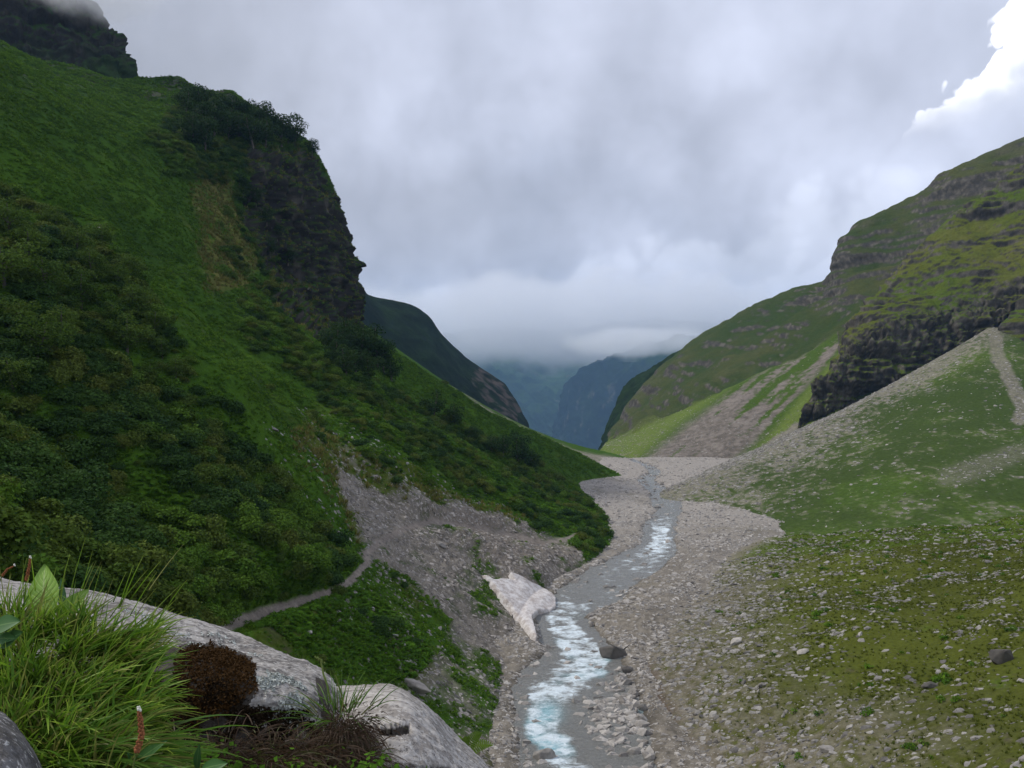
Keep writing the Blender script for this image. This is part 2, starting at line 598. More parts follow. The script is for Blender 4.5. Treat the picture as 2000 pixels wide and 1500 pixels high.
# scree
SCREE_POLY = [(690, 930), (800, 985), (900, 990), (1010, 1025), (1130, 1075), (1165, 1105), (1090, 1160), (1040, 1260), (1010, 1340), (985, 1320), (930, 1240),
              (860, 1190), (790, 1110), (715, 1085), (700, 1020), (660, 980), (650, 940)]
scr = np.zeros(px.shape)
for k in range(8):
    scr += inside(SCREE_POLY, px + 75 * fbm(P * 0.09 + 31 * k, 5), py + 75 * fbm(P * 0.09 + 77 * k, 5))
scr = sstep(scr / 8 + 0.42 * g3 + 0.35 * g2, 0.18, 0.85)
gul = 1 - sstep(line_dist([(420, 690), (600, 850), (700, 930), (830, 1015)], px, py) + 14 * g2, 6, 26)
scr = np.maximum(scr, gul * sstep(px, 500, 760) * sstep(g3 + g2, -0.1, 0.5) * 0.9)
toe = sstep(left.u, 0.155, 0.125)
scr = np.maximum(scr, toe * sstep(dist, 185, 140) * sstep(g2, -0.4, 0.2))
left_scree = np.clip(scr * sstep(g2 + 0.6 * g3, -0.75, 0.0), 0, 1)
sc_col = lerp(SCREE * 0.5, SCREE * 0.95, sstep(g3 + g2 * 0.6, -0.5, 0.6))
sc_col = lerp(sc_col, (0.17, 0.135, 0.11), sstep(g1, 0, 0.5) * 0.5)
c = lerp(c, sc_col, left_scree)
# low grass bank with stones
low = inside([(720, 1090), (790, 1130), (880, 1230), (960, 1290), (1015, 1380), (1010, 1520), (600, 1520), (470, 1235), (640, 1165)], jx, jy)
c = lerp(c, OLIVE * 0.9, low * sstep(g2, -0.2, 0.5) * 0.7)
c = lerp(c, SOIL, low * sstep(g3 + g2, 0.35, 0.8) * 0.6)
# darker turf with rock showing at the top of the hill
high = sstep(py + 60 * g2, 330, 160)
c = lerp(c, DARKGREEN * 1.3, high * 0.45)
c = lerp(c, ROCK * 1.2, sstep(py + 50 * g2, 230, 130) * sstep(px, 330, 200) * sstep(g3 + g2, 0.0, 0.4) * 0.7)
# rock
rockc = lerp(ROCK * 0.45, PALEROCK * 0.9, sstep(fbm(P * np.array((0.25, 0.25, 0.07)) + 8, 4, 0.6), -0.05, 0.55) * 0.8)
moss = sstep(up + 0.25 * g2, 0.42, 0.72)
rockc = lerp(rockc, GREEN * 0.8, moss * 0.9)
c = lerp(c, rockc, cliff)
# rocky head above the trees
head = inside([(330, 150), (400, 160), (470, 180), (490, 240), (420, 230), (370, 215), (260, 190)], jx, jy)
c = lerp(c, PALEROCK * 0.6, head * sstep(g3 + g2, -0.3, 0.4) * 0.8)
pc = lerp(PATH * 0.75, PATH, sstep(g3, -0.4, 0.4))
c = lerp(c, pc, on_path * np.where(px < 900, 1.0, 0.85))
left_c = c
left_cliff, left_path, left_px, left_py = cliff, on_path, px, py
left.build('hillside', ground_material('hillside_ground', 1.3, 0.35, 0.45), left_c)

# ---- the same hillside where it passes beside and behind the camera
edge = at(*np.array([(p_[0], p_[1], 22) for p_ in L_rows[0][1]], float).T)
edge_s = np.linspace(0, len(edge) - 1, 150)
edge_f = np.stack([np.interp(edge_s, np.arange(len(edge)), edge[:, k]) for k in range(3)], -1)
nh_t = np.linspace(0, 1, 100)
nh = Sheet.__new__(Sheet)
P = edge_f[None] + np.stack([np.interp(nh_t, [0, 1], [-6, 0]), np.interp(nh_t, [0, 0.85, 1], [-112, 1, 12]), np.interp(nh_t, [0, 0.6, 0.85, 1], [-3.0, 2.5, 5.0, -7.0])], -1)[:, None, :]
P[..., 2] += 0.9 * fbm(P * 0.06, 4) * np.interp(nh_t, [0, 0.7, 0.85, 1], [1, 1, 0.3, 0.1])[:, None]
nh.P = P
nh.u, nh.v = np.zeros(P.shape[:2]), np.zeros(P.shape[:2])
nh_c = lerp(GREEN, BRIGHT, sstep(fbm(P * 0.05, 4), -0.2, 0.6) * 0.5)
nh.build('near_hillside', ground_material('near_hillside_ground', 1.3, 0.35, 0.45), nh_c)

# ---- crag that rises into the cloud at the top left
crag_rows = [
    (None, [(-420, 390, 300), (-200, 340, 320), (0, 275, 340), (60, 260, 345), (130, 250, 350), (200, 235, 358), (262, 220, 366), (300, 230, 395)]),
    (None, [(-420, 220, 310), (-200, 170, 330), (0, 100, 350), (70, 120, 353), (140, 130, 358), (200, 125, 364), (243, 118, 370), (262, 150, 400)]),
    (None, [(-420, 60, 325), (-200, 20, 345), (0, 15, 360), (70, 50, 362), (140, 78, 365), (200, 90, 369), (240, 92, 374), (250, 110, 402)]),
    (None, [(-420, -120, 340), (-200, -90, 360), (0, -60, 370), (70, -20, 371), (130, 10, 373), (180, 42, 376), (215, 50, 380), (222, 80, 405)]),
    (None, [(-420, -320, 360), (-200, -250, 380), (0, -170, 390), (60, -120, 392), (100, -60, 394), (140, -10, 396), (170, 12, 398), (190, 40, 410)]),
    (None, [(-420, -400, 420), (-200, -330, 430), (0, -230, 440), (60, -160, 440), (100, -80, 440), (130, -20, 440), (150, 10, 440), (160, 40, 440)]),
]
crag = Sheet(rows_px(crag_rows), 240, 150)
P = crag.P
n_ = crag.normals()
led = fbm(P * np.array((0.03, 0.03, 0.16)) + 3, 4)
crk = fbm(P * np.array((0.12, 0.12, 0.03)) + 5, 4, 0.6, True)
crag.P = P + n_ * (4.0 * np.sign(led) * np.abs(led) ** 0.6 - 2.5 * sstep(crk, 0.35, 0.8) + 2.0 * fbm(P * 0.09, 3) + 2.2 * blocks(P * np.array((0.09, 0.09, 0.06))))[..., None] * sstep(crag.v, 0.0, 0.12)[..., None]
P = crag.P
up = crag.normals()[..., 2]
g2 = fbm(P * 0.1, 4)
c = lerp(ROCK * 0.7, PALEROCK * 0.8, sstep(fbm(P * 0.15 + 8, 4), 0.1, 0.7) * 0.6)
c = lerp(c, DARKGREEN * 1.3, np.maximum(sstep(up + 0.3 * g2, 0.34, 0.6), sstep(crag.v + 0.25 * g2, 0.45, 0.2) * 0.8))
crag.build('summit_crag', ground_material('crag_rock', 0.8, 0.4, 0.4), c)

# ---- hill beyond it with a strip of scree
lf = Sheet(rows_px([
    (350, [(1330, 985), (1220, 960), (1100, 905), (950, 835), (860, 780), (760, 715), (650, 640)]),
    (390, [(1330, 950), (1235, 932), (1120, 893), (1000, 842), (890, 778), (780, 690), (660, 600)]),
    (440, [(1330, 922), (1255, 908), (1135, 884), (1012, 836), (892, 768), (782, 690), (680, 615)]),
    (490, [(1330, 908), (1262, 899), (1140, 878), (1018, 830), (895, 762), (785, 688), (690, 620)]),
    (540, [(1330, 900), (1265, 893), (1143, 874), (1021, 834), (900, 775), (785, 705), (690, 640)]),
    (640, [(1330, 930), (1250, 925), (1120, 900), (1010, 870), (900, 820), (790, 750), (690, 690)]),
]), 300, 200)
P = lf.P
px, py = lf.px()
lf.P = P + lf.normals() * (1.6 * fbm(P * np.array((0.01, 0.04, 0.01)), 4) + 0.5 * fbm(P * 0.12, 3))[..., None] * sstep(lf.u, 0.1, 0.4)[..., None]
P = lf.P
g1, g2, g3 = fbm(P * 0.015, 4), fbm(P * 0.09, 4), fbm(P * 0.4, 3)
c = lerp(GREEN, BRIGHT, sstep(g1 + 0.4 * g2, -0.1, 0.7) * 0.5)
strip = 1 - sstep(line_dist([(880, 768), (960, 815), (1030, 850), (1120, 890), (1210, 905), (1290, 915)], px, py) + 8 * g2, 5, 14)
c = lerp(c, lerp(SCREE * 0.8, SCREE * 1.15, sstep(g3, -0.5, 0.5)), strip * sstep(g2 + g3, -0.9, 0.1))
c = lerp(c, SCREE, sstep(lf.u, 0.09, 0.05))
lf.build('far_hillside', ground_material('far_hillside_ground', 0.8, 0.35, 0.35), c)

# ---- dark ridge behind
rg = Sheet(rows_px([
    (None, [(600, 560, 1100), (700, 640, 1100), (760, 680, 1120), (840, 730, 1150), (900, 780, 1180), (960, 830, 1200), (1000, 860, 1200), (1020, 890, 1200)]),
    (None, [(560, 500, 1020), (695, 552, 1020), (722, 578, 1040), (800, 594, 1060), (836, 614, 1080), (872, 662, 1100), (950, 724, 1120), (986, 748, 1130)]),
    (None, [(600, 540, 960), (700, 575, 950), (740, 610, 960), (815, 640, 980), (860, 680, 1000), (905, 725, 1020), (985, 772, 1060), (1012, 790, 1080)]),
    (None, [(640, 640, 860), (720, 680, 860), (780, 710, 880), (850, 740, 900), (900, 770, 930), (950, 800, 960), (1010, 815, 1000), (1034, 832, 1030)]),
    (None, [(640, 800, 760), (720, 820, 770), (800, 850, 780), (860, 870, 800), (910, 880, 830), (960, 890, 860), (1020, 890, 900), (1050, 890, 930)]),
]), 200, 150)
P = rg.P
rg.P = P + rg.normals() * (9 * fbm(P * 0.006, 4) + 4 * fbm(P * 0.035, 4))[..., None] * 0.7
P = rg.P
px, py = rg.px()
g2 = fbm(P * 0.03, 5)
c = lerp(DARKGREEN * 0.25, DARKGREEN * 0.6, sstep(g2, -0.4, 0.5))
rk = inside([(935, 715), (990, 745), (1020, 800), (1000, 830), (955, 790), (920, 750)], px + 10 * g2, py + 10 * g2)
c = lerp(c, (0.085, 0.068, 0.056), rk * sstep(fbm(P * 0.06, 3), -0.2, 0.3))
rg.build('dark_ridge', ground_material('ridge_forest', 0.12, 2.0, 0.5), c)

# ---- far mountains under the cloud
fm = Sheet(rows_px([
    (5040, [(820, 930), (980, 905), (1060, 900), (1120, 900), (1180, 905), (1260, 900), (1400, 880)]),
    (5520, [(820, 800), (960, 800), (1050, 845), (1120, 860), (1180, 850), (1260, 800), (1400, 730)]),
    (6240, [(820, 700), (940, 730), (1040, 770), (1120, 790), (1190, 760), (1260, 740), (1400, 720)]),
    (7200, [(820, 700), (940, 700), (1040, 710), (1120, 715), (1190, 700), (1270, 690), (1400, 680)]),
    (7920, [(820, 680), (940, 660), (1040, 660), (1120, 662), (1190, 650), (1270, 640), (1400, 650)]),
    (8880, [(820, 700), (940, 690), (1040, 700), (1120, 700), (1190, 690), (1270, 670), (1400, 680)]),
]), 200, 160)
P = fm.P
fm.P = P + fm.normals() * (130 * fbm(P * np.array((0.0018, 0.0018, 0.0006)), 5, 0.5, True) + 34 * fbm(P * 0.009, 4))[..., None]
P = fm.P
g2 = fbm(P * 0.0045, 5)
c = lerp(DARKGREEN, DARKGREEN * 1.7, sstep(g2, -0.4, 0.5))
c = lerp(c, PALEROCK * 0.9, sstep(fbm(P * np.array((0.009, 0.009, 0.0022)) + 4, 4), 0.25, 0.6) * 0.8)
fm.build('far_mountain', ground_material('mountain_forest', 0.013, 14.0, 0.5), c)

fr = Sheet(rows_px([
    (None, [(1060, 880, 4851), (1130, 880, 4704), (1190, 890, 4557), (1250, 880, 4410), (1340, 860, 4263), (1500, 820, 4116)]),
    (None, [(1080, 860, 4998), (1120, 800, 4880), (1190, 790, 4704), (1250, 780, 4527), (1340, 760, 4410), (1500, 700, 4263)]),
    (None, [(1090, 850, 5056), (1130, 745, 4998), (1190, 735, 4939), (1250, 725, 4821), (1330, 712, 4704), (1500, 680, 4557)]),
    (None, [(1095, 840, 5115), (1150, 738, 5292), (1195, 708, 5292), (1255, 690, 5233), (1325, 672, 5115), (1500, 640, 4998)]),
    (None, [(1100, 860, 5174), (1150, 770, 5586), (1195, 735, 5586), (1255, 720, 5586), (1325, 700, 5527), (1500, 660, 5439)]),
]), 180, 130)
P = fr.P
fr.P = P + fr.normals() * (80 * fbm(P * np.array((0.0035, 0.0035, 0.0009)), 5, 0.55, True) + 22 * fbm(P * 0.015, 4))[..., None]
P = fr.P
px, py = fr.px()
g2 = fbm(P * 0.01, 5)
c = lerp(DARKGREEN * 0.35, DARKGREEN * 0.8, sstep(g2, -0.4, 0.5))
c = c * 0.7
c = lerp(c, GREEN * 0.4, sstep(py + 20 * g2, 722, 700) * sstep(px, 1170, 1230))
c = lerp(c, PALEROCK, sstep(fbm(P * np.array((0.02, 0.02, 0.004)) + 4, 4), 0.15, 0.5) * sstep(py, 740, 770) * sstep(px, 1220, 1190) * 0.7)
fr.build('far_spur', ground_material('spur_forest', 0.025, 8.0, 0.5), c)

wd = Sheet(rows_px([
    (None, [(1160, 900, 900), (1200, 905, 850), (1260, 890, 820), (1330, 860, 800), (1400, 830, 790)]),
    (None, [(1172, 868, 960), (1200, 840, 930), (1250, 800, 900), (1330, 770, 880), (1400, 740, 870)]),
    (None, [(1182, 838, 1010), (1206, 790, 1000), (1250, 750, 980), (1320, 705, 960), (1400, 680, 950)]),
    (None, [(1190, 820, 1040), (1214, 765, 1040), (1255, 728, 1040), (1320, 690, 1030), (1400, 660, 1020)]),
    (None, [(1195, 850, 1090), (1214, 800, 1090), (1255, 760, 1090), (1320, 720, 1090), (1400, 690, 1090)]),
]), 130, 120)
P = wd.P
wd.P = P + wd.normals() * (7 * fbm(P * 0.02, 5) + 3 * fbm(P * 0.09, 3))[..., None]
P = wd.P
c = lerp(DARKGREEN * 0.7, DARKGREEN * 1.5, sstep(fbm(P * 0.05, 4), -0.4, 0.5))
c = c * 0.55
wd.build('wooded_spur', ground_material('wooded_ground', 0.25, 1.5, 0.5), c)

# ---- long slope on the right, meadow at its foot
rs = Sheet(rows_px([
    (None, [(1100, 900, 560), (1150, 887, 540), (1183, 864, 640), (1190, 860, 760), (1196, 850, 880), (1200, 900, 980)]),
    (None, [(1150, 915, 500), (1215, 898, 490), (1258, 832, 600), (1255, 806, 720), (1240, 775, 880), (1250, 830, 960)]),
    (None, [(1220, 935, 440), (1298, 905, 445), (1340, 795, 590), (1332, 742, 710), (1318, 692, 850), (1330, 740, 930)]),
    (None, [(1320, 945, 420), (1385, 915, 425), (1440, 742, 580), (1450, 680, 690), (1440, 612, 800), (1450, 660, 880)]),
    (None, [(1430, 960, 400), (1480, 930, 405), (1555, 694, 565), (1565, 620, 655), (1556, 563, 740), (1570, 620, 820)]),
    (None, [(1520, 960, 395), (1560, 910, 400), (1640, 648, 555), (1622, 580, 640), (1618, 538, 700), (1640, 600, 780)]),
    (None, [(1560, 950, 392), (1600, 890, 398), (1670, 625, 552), (1650, 545, 630), (1640, 470, 690), (1670, 560, 770)]),
    (None, [(1640, 930, 388), (1700, 850, 392), (1760, 590, 540), (1755, 500, 610), (1770, 395, 680), (1790, 460, 750)]),
    (None, [(1780, 900, 384), (1850, 800, 388), (1880, 520, 525), (1870, 420, 590), (1868, 328, 650), (1890, 400, 720)]),
    (None, [(2000, 860, 380), (2050, 760, 384), (2050, 430, 505), (2050, 330, 560), (2045, 238, 620), (2060, 300, 690)]),
    (None, [(2300, 800, 376), (2300, 700, 380), (2300, 320, 480), (2300, 210, 540), (2300, 60, 600), (2320, 150, 670)]),
]), 300, 330)
P = rs.P
px, py = rs.px()
n_ = rs.normals()
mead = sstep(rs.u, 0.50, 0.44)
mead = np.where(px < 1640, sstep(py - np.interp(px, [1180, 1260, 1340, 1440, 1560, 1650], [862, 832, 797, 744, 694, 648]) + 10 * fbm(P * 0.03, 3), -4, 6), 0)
led = fbm(P * np.array((0.010, 0.010, 0.08)) + 3, 4, 0.55)
big = fbm(P * 0.012, 4)
patch = sstep(fbm(P * 0.014 + 40, 3), -0.45, 0.1)
d = (1 - mead) * (7.0 * (1 - 0.6 * sstep(rs.u, 0.72, 0.84)) * patch * np.sign(led) * np.abs(led) ** 0.6 + 7 * big + 1.6 * fbm(P * 0.1, 3)) + mead * (1.6 * fbm(P * np.array((0.03, 0.012, 0.012)), 4) + 0.6 * fbm(P * 0.2, 2))
rs.P = P + n_ * d[..., None]
P = rs.P
up = rs.normals()[..., 2]
g1, g2, g3 = fbm(P * 0.012, 4), fbm(P * 0.05, 4), fbm(P * 0.25, 3)
c = lerp((0.036, 0.058, 0.016), (0.066, 0.074, 0.026), sstep(g1 + 0.6 * g2, -0.5, 0.6))
c = lerp(c, (0.085, 0.082, 0.052), sstep(g2 - g1 + (470 - py) / 300, 0.1, 0.9) * 0.55)
rock = sstep(up + 0.14 * g2, 0.66, 0.46) * (1 - mead)
c = lerp(c, lerp(ROCK, PALEROCK, sstep(g3, -0.2, 0.5)), rock)
c = lerp(c, (0.13, 0.18, 0.035), mead * 0.8)  # light meadow grass, its colour raised further to stand in for sunshine
# scree tongues running down to the river bed, with strips of green between them
axis = np.array([(1655, 645), (1340, 905)], float)
ax_d = (axis[1] - axis[0]) / np.hypot(*(axis[1] - axis[0]))
ac = (px - axis[0][0]) * ax_d[1] - (py - axis[0][1]) * ax_d[0]
al = (px - axis[0][0]) * ax_d[0] + (py - axis[0][1]) * ax_d[1]
wid_ = np.interp(al, [0, 120, 250, 400], [14, 34, 55, 62])
band = sstep(np.abs(ac + 6 * g2) / wid_, 1.15, 0.7)
tng = fbm(np.stack([ac * 0.075, al * 0.006, 0 * al], -1) + 3, 3) + 0.35 * g3 + 0.25 * g2 + np.interp(al, [0, 200, 330], [-0.05, 0.0, 0.5])
tng = sstep(tng, -0.08, 0.16) * band * mead
c = lerp(c, DARKGREEN * 1.1, mead * sstep(np.abs(ac) / wid_, 1.9, 1.0) * (ac < 20) * 0.0)
c = lerp(c, GREEN * 0.75, mead * sstep(-ac if False else ac, wid_ * 0.2, wid_ * 0.9) * (1 - tng) * 0.0 + mead * sstep(np.abs(ac) / wid_, 1.3, 0.9) * 0.7)
c = lerp(c, lerp((0.12, 0.10, 0.088), (0.23, 0.195, 0.175), sstep(g3 + 0.4 * g2, -0.5, 0.5)), tng * 0.92)
for pts, w in (([(1560, 830), (1500, 870), (1440, 905)], 6),):
    dl = line_dist(pts, px, py)
    t_ = 1 - sstep(dl + 9 * g2 + 5 * g3, w * (0.4 + 0.6 * sstep(py, 650, 850)), w * 1.6)
    c = lerp(c, lerp((0.165, 0.145, 0.135), SCREE, sstep(g3, -0.5, 0.5)), t_ * 0.85)
c = lerp(c, SCREE * 0.9, mead * sstep(g3 + 0.5 * g2, 0.25, 0.5) * sstep(py, 800, 890) * 0.6)
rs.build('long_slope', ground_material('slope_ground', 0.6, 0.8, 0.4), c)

# ---- rocky spur on the right
sp = Sheet(rows_px([
    (None, [(1545, 900, 432), (1640, 880, 430), (1750, 850, 425), (1850, 790, 420), (1950, 730, 416), (2080, 680, 410), (2300, 640, 400)]),
    (None, [(1556, 850, 436), (1640, 800, 432), (1750, 770, 427), (1850, 720, 422), (1950, 668, 418), (2080, 620, 410), (2300, 560, 400)]),
    (None, [(1562, 806, 440), (1642, 706, 438), (1730, 672, 434), (1835, 655, 430), (1930, 625, 425), (2060, 560, 416), (2300, 480, 405)]),
    (None, [(1572, 795, 450), (1664, 652, 455), (1752, 606, 455), (1850, 565, 450), (1950, 530, 445), (2070, 470, 436), (2300, 380, 425)]),
    (None, [(1600, 765, 470), (1688, 592, 480), (1790, 520, 482), (1880, 468, 478), (1970, 430, 472), (2080, 380, 462), (2300, 270, 450)]),
    (None, [(1620, 745, 490), (1735, 552, 510), (1808, 478, 512), (1888, 398, 508), (1968, 342, 502), (2080, 275, 492), (2300, 150, 480)]),
    (None, [(1640, 790, 520), (1760, 640, 545), (1830, 560, 550), (1900, 480, 550), (1980, 430, 545), (2090, 370, 535), (2300, 250, 520)]),
]), 330, 330)
P = sp.P
px, py = sp.px()
n_ = sp.normals()
led = fbm(P * np.array((0.022, 0.022, 0.10)) + 13, 4, 0.6)
lw = sstep(sp.v, 0.44, 0.36)
crk = fbm(P * np.array((0.10, 0.10, 0.03)) + 5, 4, 0.6, True)
patch = np.maximum(sstep(fbm(P * 0.02 + 70, 3), -0.3, 0.2), lw)
d = (5.4 * patch + 0.5) * np.sign(led) * np.abs(led) ** 0.6 + 6.0 * fbm(P * 0.022, 4) + 1.2 * fbm(P * 0.15, 3) - lw * 3.5 * sstep(crk, 0.3, 0.8) + (0.25 + lw) * (1.5 * blocks(P * np.array((0.09, 0.09, 0.07))) + 0.8 * blocks(P * np.array((0.28, 0.28, 0.2)), 3))
sp.P = P + n_ * d[..., None] * (0.35 + 0.65 * sstep(sp.u, 0.0, 0.1))[..., None]
P = sp.P
up = sp.normals()[..., 2]
g1, g2, g3 = fbm(P * 0.015, 4), fbm(P * 0.06, 4), fbm(P * 0.3, 3)
c = lerp(OLIVE * 1.25, (0.070, 0.105, 0.014), sstep(g1 + 0.7 * g2, -0.3, 0.6))
c = lerp(c, YELLOW * 0.85, sstep(g2 - g1, 0.0, 0.7) * 0.45)
rock = np.maximum(sstep(up + 0.10 * g2, 0.62, 0.44), lw * sstep(up + 0.2 * g2, 0.75, 0.55))
c = lerp(c, lerp(ROCK * 0.7, PALEROCK * 0.95, sstep(g3 + g2, -0.35, 0.75)), rock)
sp.build('rock_spur', ground_material('spur_ground', 0.7, 0.7, 0.4), c)

# ---- outcrop right of the fan's tip
oc = Sheet(rows_px([
    (None, [(1925, 700, 398), (1945, 695, 388), (1972, 740, 376), (2010, 790, 368), (2080, 820, 360), (2300, 850, 350)]),
    (None, [(1935, 672, 400), (1950, 655, 392), (1982, 660, 382), (2030, 690, 374), (2090, 700, 366), (2300, 700, 355)]),
    (None, [(1945, 655, 406), (1958, 636, 400), (1990, 612, 394), (2040, 590, 386), (2100, 570, 380), (2300, 520, 370)]),
    (None, [(1955, 650, 420), (1970, 622, 416), (2000, 585, 412), (2050, 545, 408), (2110, 510, 402), (2300, 420, 395)]),
    (None, [(1965, 660, 450), (1980, 640, 450), (2010, 600, 450), (2060, 560, 450), (2120, 520, 450), (2300, 430, 450)]),
]), 140, 120)
P = oc.P
led = fbm(P * np.array((0.02, 0.02, 0.15)) + 23, 4)
oc.P = P + oc.normals() * (2.6 * np.sign(led) * np.abs(led) ** 0.5 + 1.5 * fbm(P * 0.08, 3))[..., None] * sstep(oc.u, 0, 0.1)[..., None]
P = oc.P
up = oc.normals()[..., 2]
g2, g3 = fbm(P * 0.06, 4), fbm(P * 0.3, 3)
c = lerp(OLIVE, BRIGHT * 0.8, sstep(g2, -0.3, 0.5))
c = lerp(c, lerp(ROCK * 0.7, ROCK * 1.4, sstep(g3, -0.3, 0.5)), sstep(up + 0.1 * g2, 0.72, 0.5))
oc.build('right_outcrop', ground_material('outcrop_ground', 0.8, 0.5, 0.4), c)

# ---- debris fan
apex = (1942, 640, 402)
toes = [(1430, 930, 470), (1388, 916, 405), (1335, 938, 342), (1292, 962, 290), (1375, 1003, 245), (1480, 1034, 213), (1600, 1046, 196), (1760, 1046, 186),
        (1960, 1040, 180), (2300, 1010, 176), (2700, 960, 176)]
A = at(*apex)
fan_rows = []
for k, t in enumerate(toes):
    T = at(*t)
    D = T - A
    r = []
    a0 = A + np.array((0.4 * k - 2.0, -0.5 * k + 3.0, 0.0))
    for s in (0.0, 0.12, 0.3, 0.5, 0.7, 0.88, 1.0, 1.12):
        p_ = a0 + (T - a0) * s
        p_[2] -= 10.0 * math.sin(math.pi * min(s, 1)) * (0.5 if k else 1.5)
        if s > 1:
            p_[2] = T[2] - 4.0
        r.append(p_)
    fan_rows.append(r)
fan = Sheet(np.array(fan_rows), 330, 420)
P = fan.P
px, py = fan.px()
ss = sstep(fan.u, 0.02, 0.25)
rad = np.stack([fan.v * 40, fan.u * 5, 0 * fan.u], -1)
fan.P = P + fan.normals() * (0.35 * fbm(rad, 4) * sstep(fan.u, 0.2, 0.7) + 1.6 * fbm(P * 0.02, 4) + 0.35 * fbm(P * 0.25, 3))[..., None] * ss[..., None]
P = fan.P
g1, g2, g3 = fbm(P * 0.018, 4), fbm(P * 0.09, 4), fbm(P * 0.45, 3)
ray = fbm(np.stack([fan.v * 38, fan.u * 7, 0 * fan.u], -1) + 6 + 0.5 * g2[..., None], 4)
c = lerp((0.055, 0.085, 0.022), (0.085, 0.135, 0.022), sstep(g1 + 0.5 * g2, -0.2, 0.6)) * 0.85
fan_stone = sstep(ray * 0.12 + g3 * 0.8 + g2 * 0.55 + g1 * 0.4 + 0.5 * sstep(fan.v, 0.34, 0.12), 0.02, 0.7)
fan_stone = np.clip(fan_stone + 0.6 * sstep(py - (px - 1290) * -0.49 - 962, 45, 15) * sstep(g3, -0.5, 0.2), 0, 1)
gl = 1 - sstep(line_dist([(1942, 645), (1948, 690), (1975, 750), (2005, 800), (1990, 815)], px, py) + 8 * g2, 9, 18)
gl2 = sstep(line_dist([(2000, 880), (1940, 905), (1850, 930)], px, py) + 14 * g2, 28, 8)
fan_stone = np.maximum(fan_stone, np.maximum(gl * 0.9, gl2 * 0.45))
sc2 = lerp(SCREE * 0.7, SCREE * 1.15, sstep(g3, -0.5, 0.6))
c = lerp(c, sc2, fan_stone * 0.75)
br = sum(inside([(1600, 975), (1690, 920), (1780, 930), (1800, 960), (1700, 990), (1620, 995)], px + 40 * g2 + 30 * fbm(P * 0.2 + q_, 3), py + 25 * fbm(P * 0.1 + q_, 3)) for q_ in (0, 9, 18, 27)) / 4
c = lerp(c, BRIGHT * 1.15, br * 0.15)  # a patch of sun painted into the fan as brighter green
c = lerp(c, SOIL * 0.8, sstep(fan.u, 0.865, 0.885) * sstep(fan.v, 0.5, 0.45) * sstep(g2, -0.4, 0.1) * 0.8)
fan.build('debris_fan', ground_material('fan_ground', 1.0, 0.4, 0.45), c)

# ---- stony meadow on the right bank
M_rows = [
    (30, [(1500, 2900), (1640, 2650), (1900, 2300), (2200, 1950), (2600, 1650), (3200, 1300)]),
    (48, [(1430, 2000), (1500, 1905), (1650, 1790), (1950, 1590), (2300, 1400), (2900, 1150)]),
    (75, [(1290, 1530), (1345, 1500), (1470, 1455), (1700, 1380), (2000, 1290), (2600, 1100)]),
    (104, [(1180, 1320), (1225, 1302), (1420, 1258), (1700, 1205), (2000, 1145), (2500, 1020)]),
    (125, [(1230, 1225), (1290, 1212), (1460, 1185), (1700, 1150), (2000, 1100), (2400, 1000)]),
    (145, [(1310, 1165), (1360, 1152), (1500, 1128), (1700, 1098), (2000, 1058), (2350, 980)]),
    (172, [(1370, 1102), (1415, 1090), (1530, 1074), (1720, 1052), (2000, 1026), (2320, 965)]),
    (196, [(1450, 1065), (1490, 1052), (1600, 1046), (1760, 1036), (2000, 1012), (2310, 960)]),
    (212, [(1460, 1055), (1500, 1050), (1610, 1050), (1770, 1044), (2000, 1030), (2310, 985)]),
    (235, [(1460, 1060), (1510, 1060), (1620, 1065), (1780, 1065), (2000, 1055), (2310, 1020)]),
]
md = Sheet(rows_px(M_rows), 400, 380)
P = md.P
px, py = md.px()
hum = fbm(P * 0.05, 4)
P[..., 2] -= 2.5 * sstep(md.u, 0.06, 0.0)
md.P = P + md.normals() * ((1.5 * hum + 0.5 * fbm(P * 0.2, 3) + 0.14 * fbm(P * 0.9, 3)) * sstep(md.u, 0.03, 0.2))[..., None]
P = md.P
g1, g2, g3 = fbm(P * 0.03 + 4, 4), fbm(P * 0.16, 4), fbm(P * 0.9, 3)
c = lerp(OLIVE * 0.8, OLIVE * 1.25, sstep(g1 + 0.5 * g2, -0.5, 0.6))
c = lerp(c, BRIGHT * 0.75, sstep(g2 + 0.5 * g1, 0.25, 0.7) * 0.5)
c = lerp(c, BRIGHT * 0.75, inside([(1500, 1045), (2000, 990), (2100, 900), (2100, 1040), (1700, 1075), (1450, 1090)], px, py) * 0.4)
c = lerp(c, SOIL, sstep(g3 + 0.7 * g2, 0.25, 0.8) * 0.65)
# bare gravel near the river and at the lower edge
bare = sstep(md.u + 0.16 * g2 + 0.06 * g1, 0.36, 0.10) * sstep(dist.max() if False else P[..., 1], 190, 120)
bare = np.maximum(bare, sstep(py + 60 * g2 - (px - 1400) * -0.02, 1330, 1460) * sstep(px + 200 * g1, 2050, 1500))
bare = np.clip(bare, 0, 1)
md_bare = bare
c = lerp(c, lerp(SOIL * 1.5, SCREE * 0.85, sstep(g3, -0.4, 0.4)), bare * sstep(g3 + g2, -0.7, 0.1) * 0.9)
toe_g = sstep(md.u + 0.05 * g2, 0.16, 0.06)
c = lerp(c, lerp(SCREE * 0.72, SCREE * 1.05, sstep(g3 + 0.6 * g2, -0.5, 0.6)), toe_g * 0.9 * sstep(g2, -0.5, 0.0))
br = 1 - sstep(line_dist([(1240, 1300), (1290, 1400), (1340, 1490)], px, py) + 14 * g2, 10, 50)
c = lerp(c, (0.070, 0.045, 0.034), br * 0.85 * sstep(g2 + g3, -0.6, 0.2))
md_px, md_py, md_col = px, py, c
md.build('stony_meadow', ground_material('meadow_ground', 2.2, 0.16, 0.5), c)

